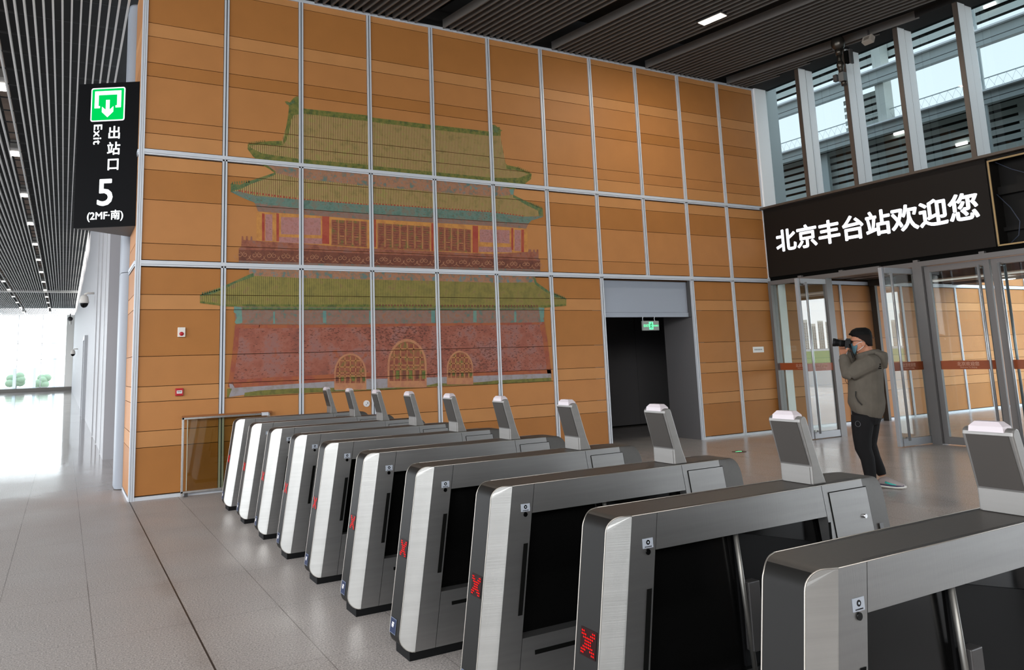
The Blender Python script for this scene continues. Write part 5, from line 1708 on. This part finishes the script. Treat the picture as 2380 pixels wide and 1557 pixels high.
# shoes
SHW = mat('shoe_white', S(214, 212, 206), 0.6)
SHG = mat('shoe_grey_mesh', S(158, 148, 146), 0.7)
SHT = mat('shoe_teal', S(70, 190, 180), 0.6)
SHN = mat('shoe_navy', S(52, 46, 82), 0.6)
def shoe(o0, d, parent):
    """o0 = heel point on the ground, d = direction of the toe"""
    d = Vector(d).normalized()
    n = Vector((-d.y, d.x, 0))
    o0 = Vector(o0)
    z = Vector((0, 0, 1))
    bm = NB()
    loft(bm, [(o0 + d * a + z * zz, n, (d * 0.15 + z).normalized(), ry, rz) for a, zz, ry, rz in ((0.0, 0.055, 0.026, 0.03), (0.03, 0.065, 0.037, 0.045), (0.09, 0.072, 0.040, 0.050), (0.15, 0.060, 0.045, 0.038), (0.21, 0.048, 0.046, 0.027), (0.26, 0.040, 0.036, 0.018), (0.275, 0.036, 0.016, 0.010))])
    s = obj('shoe', bm, SHG, parent)
    bm = NB()
    loft(bm, [(o0 + d * a + z * zz, n, z, ry, rz) for a, zz, ry, rz in ((-0.008, 0.024, 0.022, 0.018), (0.02, 0.020, 0.041, 0.020), (0.10, 0.017, 0.042, 0.017), (0.19, 0.016, 0.051, 0.016), (0.25, 0.020, 0.045, 0.016), (0.285, 0.028, 0.022, 0.013))])
    obj('sole', bm, SHW, s)
    bm = NB()
    for sd in (-1, 1):
        tube(bm, [o0 + d * 0.09 + n * sd * 0.039 + z * 0.066, o0 + d * 0.15 + n * sd * 0.046 + z * 0.052, o0 + d * 0.20 + n * sd * 0.046 + z * 0.046], [0.012, 0.009, 0.004], 8)
    obj('teal_flash', bm, SHT, s)
    bm = NB()
    for sd in (-1, 1):
        tube(bm, [o0 + d * 0.0 + n * sd * 0.032 + z * 0.040, o0 + d * 0.10 + n * sd * 0.043 + z * 0.036, o0 + d * 0.20 + n * sd * 0.049 + z * 0.034, o0 + d * 0.27 + n * sd * 0.026 + z * 0.040], 0.006, 8)
    obj('navy_stripe', bm, SHN, s)
    bm = NB()
    loft(bm, [(o0 + d * 0.085 + z * 0.10, n, (z * 0.6 + d).normalized(), 0.03, 0.03), (o0 + d * 0.125 + z * 0.092, n, (z * 0.6 + d).normalized(), 0.024, 0.014), (o0 + d * 0.16 + z * 0.078, n, (z * 0.6 + d).normalized(), 0.022, 0.01)])
    obj('tongue', bm, SHW, s)
shoe((0.085, -0.09, 0.0), (-1, 0.32, 0), person)
shoe((0.105, 0.095, 0.0), (1, 0.25, 0), person)
# hair
HAIR = mat('hair_black', S(12, 11, 11), 0.7, 0, 0.12, None, ((60, 60, 25), 0.5))
HAIRF = mat('hair_faded_sides', S(32, 27, 25), 0.85, 0, 0.1)
bm = NB()
loft(bm, [((0.088, 0, 1.672), (1, 0, 0.12), (0, 1, 0), 0.106, 0.0835), ((0.090, 0, 1.70), (1, 0, 0.10), (0, 1, 0), 0.108, 0.0845), ((0.094, 0, 1.735), (1, 0, 0.06), (0, 1, 0), 0.108, 0.080), ((0.092, 0, 1.762), (1, 0, 0), (0, 1, 0), 0.090, 0.066), ((0.088, 0, 1.782), (1, 0, 0), (0, 1, 0), 0.050, 0.04)])
ellipsoid(bm, (0.178, 0, 1.722), (0.048, 0.055, 0.019), Matrix.Rotation(0.35, 3, 'Y'))
h_ = obj('hair', bm, HAIR, person)
remeshed(h_, 0.006, 2)
bm = NB()
loft(bm, [((0.030, 0, 1.570), (1, 0, 0), (0, 1, 0), 0.042, 0.056), ((0.038, 0, 1.60), (1, 0, 0), (0, 1, 0), 0.051, 0.0765), ((0.056, 0, 1.632), (1, 0, 0), (0, 1, 0), 0.072, 0.083), ((0.078, 0, 1.66), (1, 0, 0), (0, 1, 0), 0.093, 0.0855), ((0.09, 0, 1.70), (1, 0, 0), (0, 1, 0), 0.106, 0.0855)])
obj('faded_sides', bm, HAIRF, h_)
# mask, glasses
MASK = mat('mask_blue', S(82, 112, 122), 0.9, 0, 0.1)
bm = NB()
loft(bm, [((0.125, 0, 1.474), (1, 0, 0), (0, 1, 0), 0.048, 0.050), ((0.128, 0, 1.502), (1, 0, 0), (0, 1, 0), 0.072, 0.066), ((0.128, 0, 1.555), (1, 0, 0), (0, 1, 0), 0.088, 0.072), ((0.135, 0, 1.59), (1, 0, 0), (0, 1, 0), 0.088, 0.066), ((0.15, 0, 1.606), (1, 0, 0), (0, 1, 0), 0.072, 0.05)])
bmesh.ops.bisect_plane(bm, geom=bm.verts[:] + bm.edges[:] + bm.faces[:], plane_co=(0.150, 0, 1.55), plane_no=(1, 0, 0.35), clear_inner=True)
mk = obj('face_mask', bm, MASK, person, smooth=True)
for s in (-1, 1):
    bm = NB()
    tube(bm, [(0.160, s * 0.062, 1.590), (0.12, s * 0.081, 1.612), (0.088, s * 0.086, 1.622)], 0.003, 6)
    tube(bm, [(0.150, s * 0.060, 1.520), (0.115, s * 0.076, 1.540), (0.080, s * 0.086, 1.570)], 0.003, 6)
    obj('ear_loop', bm, WHITEP, mk)
bm = NB()
for s in (-1, 1):
    tube(bm, [(0.200, s * 0.058, 1.634), (0.14, s * 0.079, 1.634), (0.07, s * 0.086, 1.626), (0.055, s * 0.084, 1.612)], 0.0028, 6)
    tube(bm, [(0.203, s * (0.032 + 0.026 * math.cos(a)), 1.626 + 0.019 * math.sin(a)) for a in [2 * PI * q / 14 for q in range(15)]], 0.002, 6)
obj('glasses', bm, mat('glasses_frame', S(40, 38, 40), 0.3, 0.4), person)
bm = NB()
for s in (-1, 1):
    ellipsoid(bm, (0.186, s * 0.032, 1.622), (0.008, 0.015, 0.006), None, 10, 6)
obj('eyes', bm, mat('eye_dark', S(30, 24, 22), 0.3), person)

# the camera in the hands
CAMB = mat('camera_black', S(17, 17, 18), 0.55, 0, 0.2)
t = thing('camera', 'black camera with a long zoom lens held up to the eye by the person', 'camera', PP, PROT)
la = Vector((1, 0, 0.16)).normalized()
lo_ = Vector((0.262, 0, 1.607))
lu = Vector((-0.16, 0, 1)).normalized()
bm = NB(); obox(bm, lo_ - la * 0.024 + lu * -0.004, la, (0, 1, 0), lu, 0.030, 0.070, 0.044); obox(bm, lo_ - la * 0.020 + lu * -0.004 - Vector((0, 0.058, 0)), la, (0, 1, 0), lu, 0.042, 0.014, 0.044); obj('camera_body', bm, CAMB, t, bevel=0.006)
bm = NB(); prism(bm, [lo_ - la * 0.055 + lu * 0.036 + Vector((0, 0.026, 0)), lo_ + la * 0.008 + lu * 0.036 + Vector((0, 0.026, 0)), lo_ - la * 0.005 + lu * 0.062 + Vector((0, 0.026, 0)), lo_ - la * 0.045 + lu * 0.060 + Vector((0, 0.026, 0))], (0, -0.052, 0)); obj('viewfinder_hump', bm, CAMB, t, bevel=0.003)
bm = NB()
tube(bm, [lo_, lo_ + la * 0.02, lo_ + la * 0.022, lo_ + la * 0.075, lo_ + la * 0.077, lo_ + la * 0.098, lo_ + la * 0.100, lo_ + la * 0.132], [0.034, 0.034, 0.038, 0.039, 0.041, 0.042, 0.045, 0.048], 24)
ln = obj('lens', bm, CAMB, t)
bm = NB(); tube(bm, [lo_ + la * 0.1325, lo_ + la * 0.1335], 0.04, 24); obj('front_glass', bm, BLKGLASS, ln)
bm = NB()
for q in range(3):
    z0 = 0.045 + q * 0.008
    tube(bm, [lo_ + la * z0, lo_ + la * (z0 + 0.004)], 0.0405, 24)
obj('grip_ring', bm, mat('rubber_ring', S(34, 34, 35), 0.7), ln)
bm = NB()
tube(bm, [(0.225, 0.073, 1.60), (0.218, 0.085, 1.54), (0.205, 0.09, 1.47), (0.20, 0.075, 1.44)], 0.005, 6)
tube(bm, [(0.215, 0.073, 1.60), (0.200, 0.085, 1.53), (0.185, 0.09, 1.45)], 0.005, 6)
obj('strap', bm, CAMB, t)
bm = NB(); tube(bm, [(0.300, 0.10, 1.25), (0.302, 0.10, 1.19), (0.285, 0.10, 1.155), (0.270, 0.10, 1.15)], 0.0025, 6); obj('cord', bm, CAMB, t)
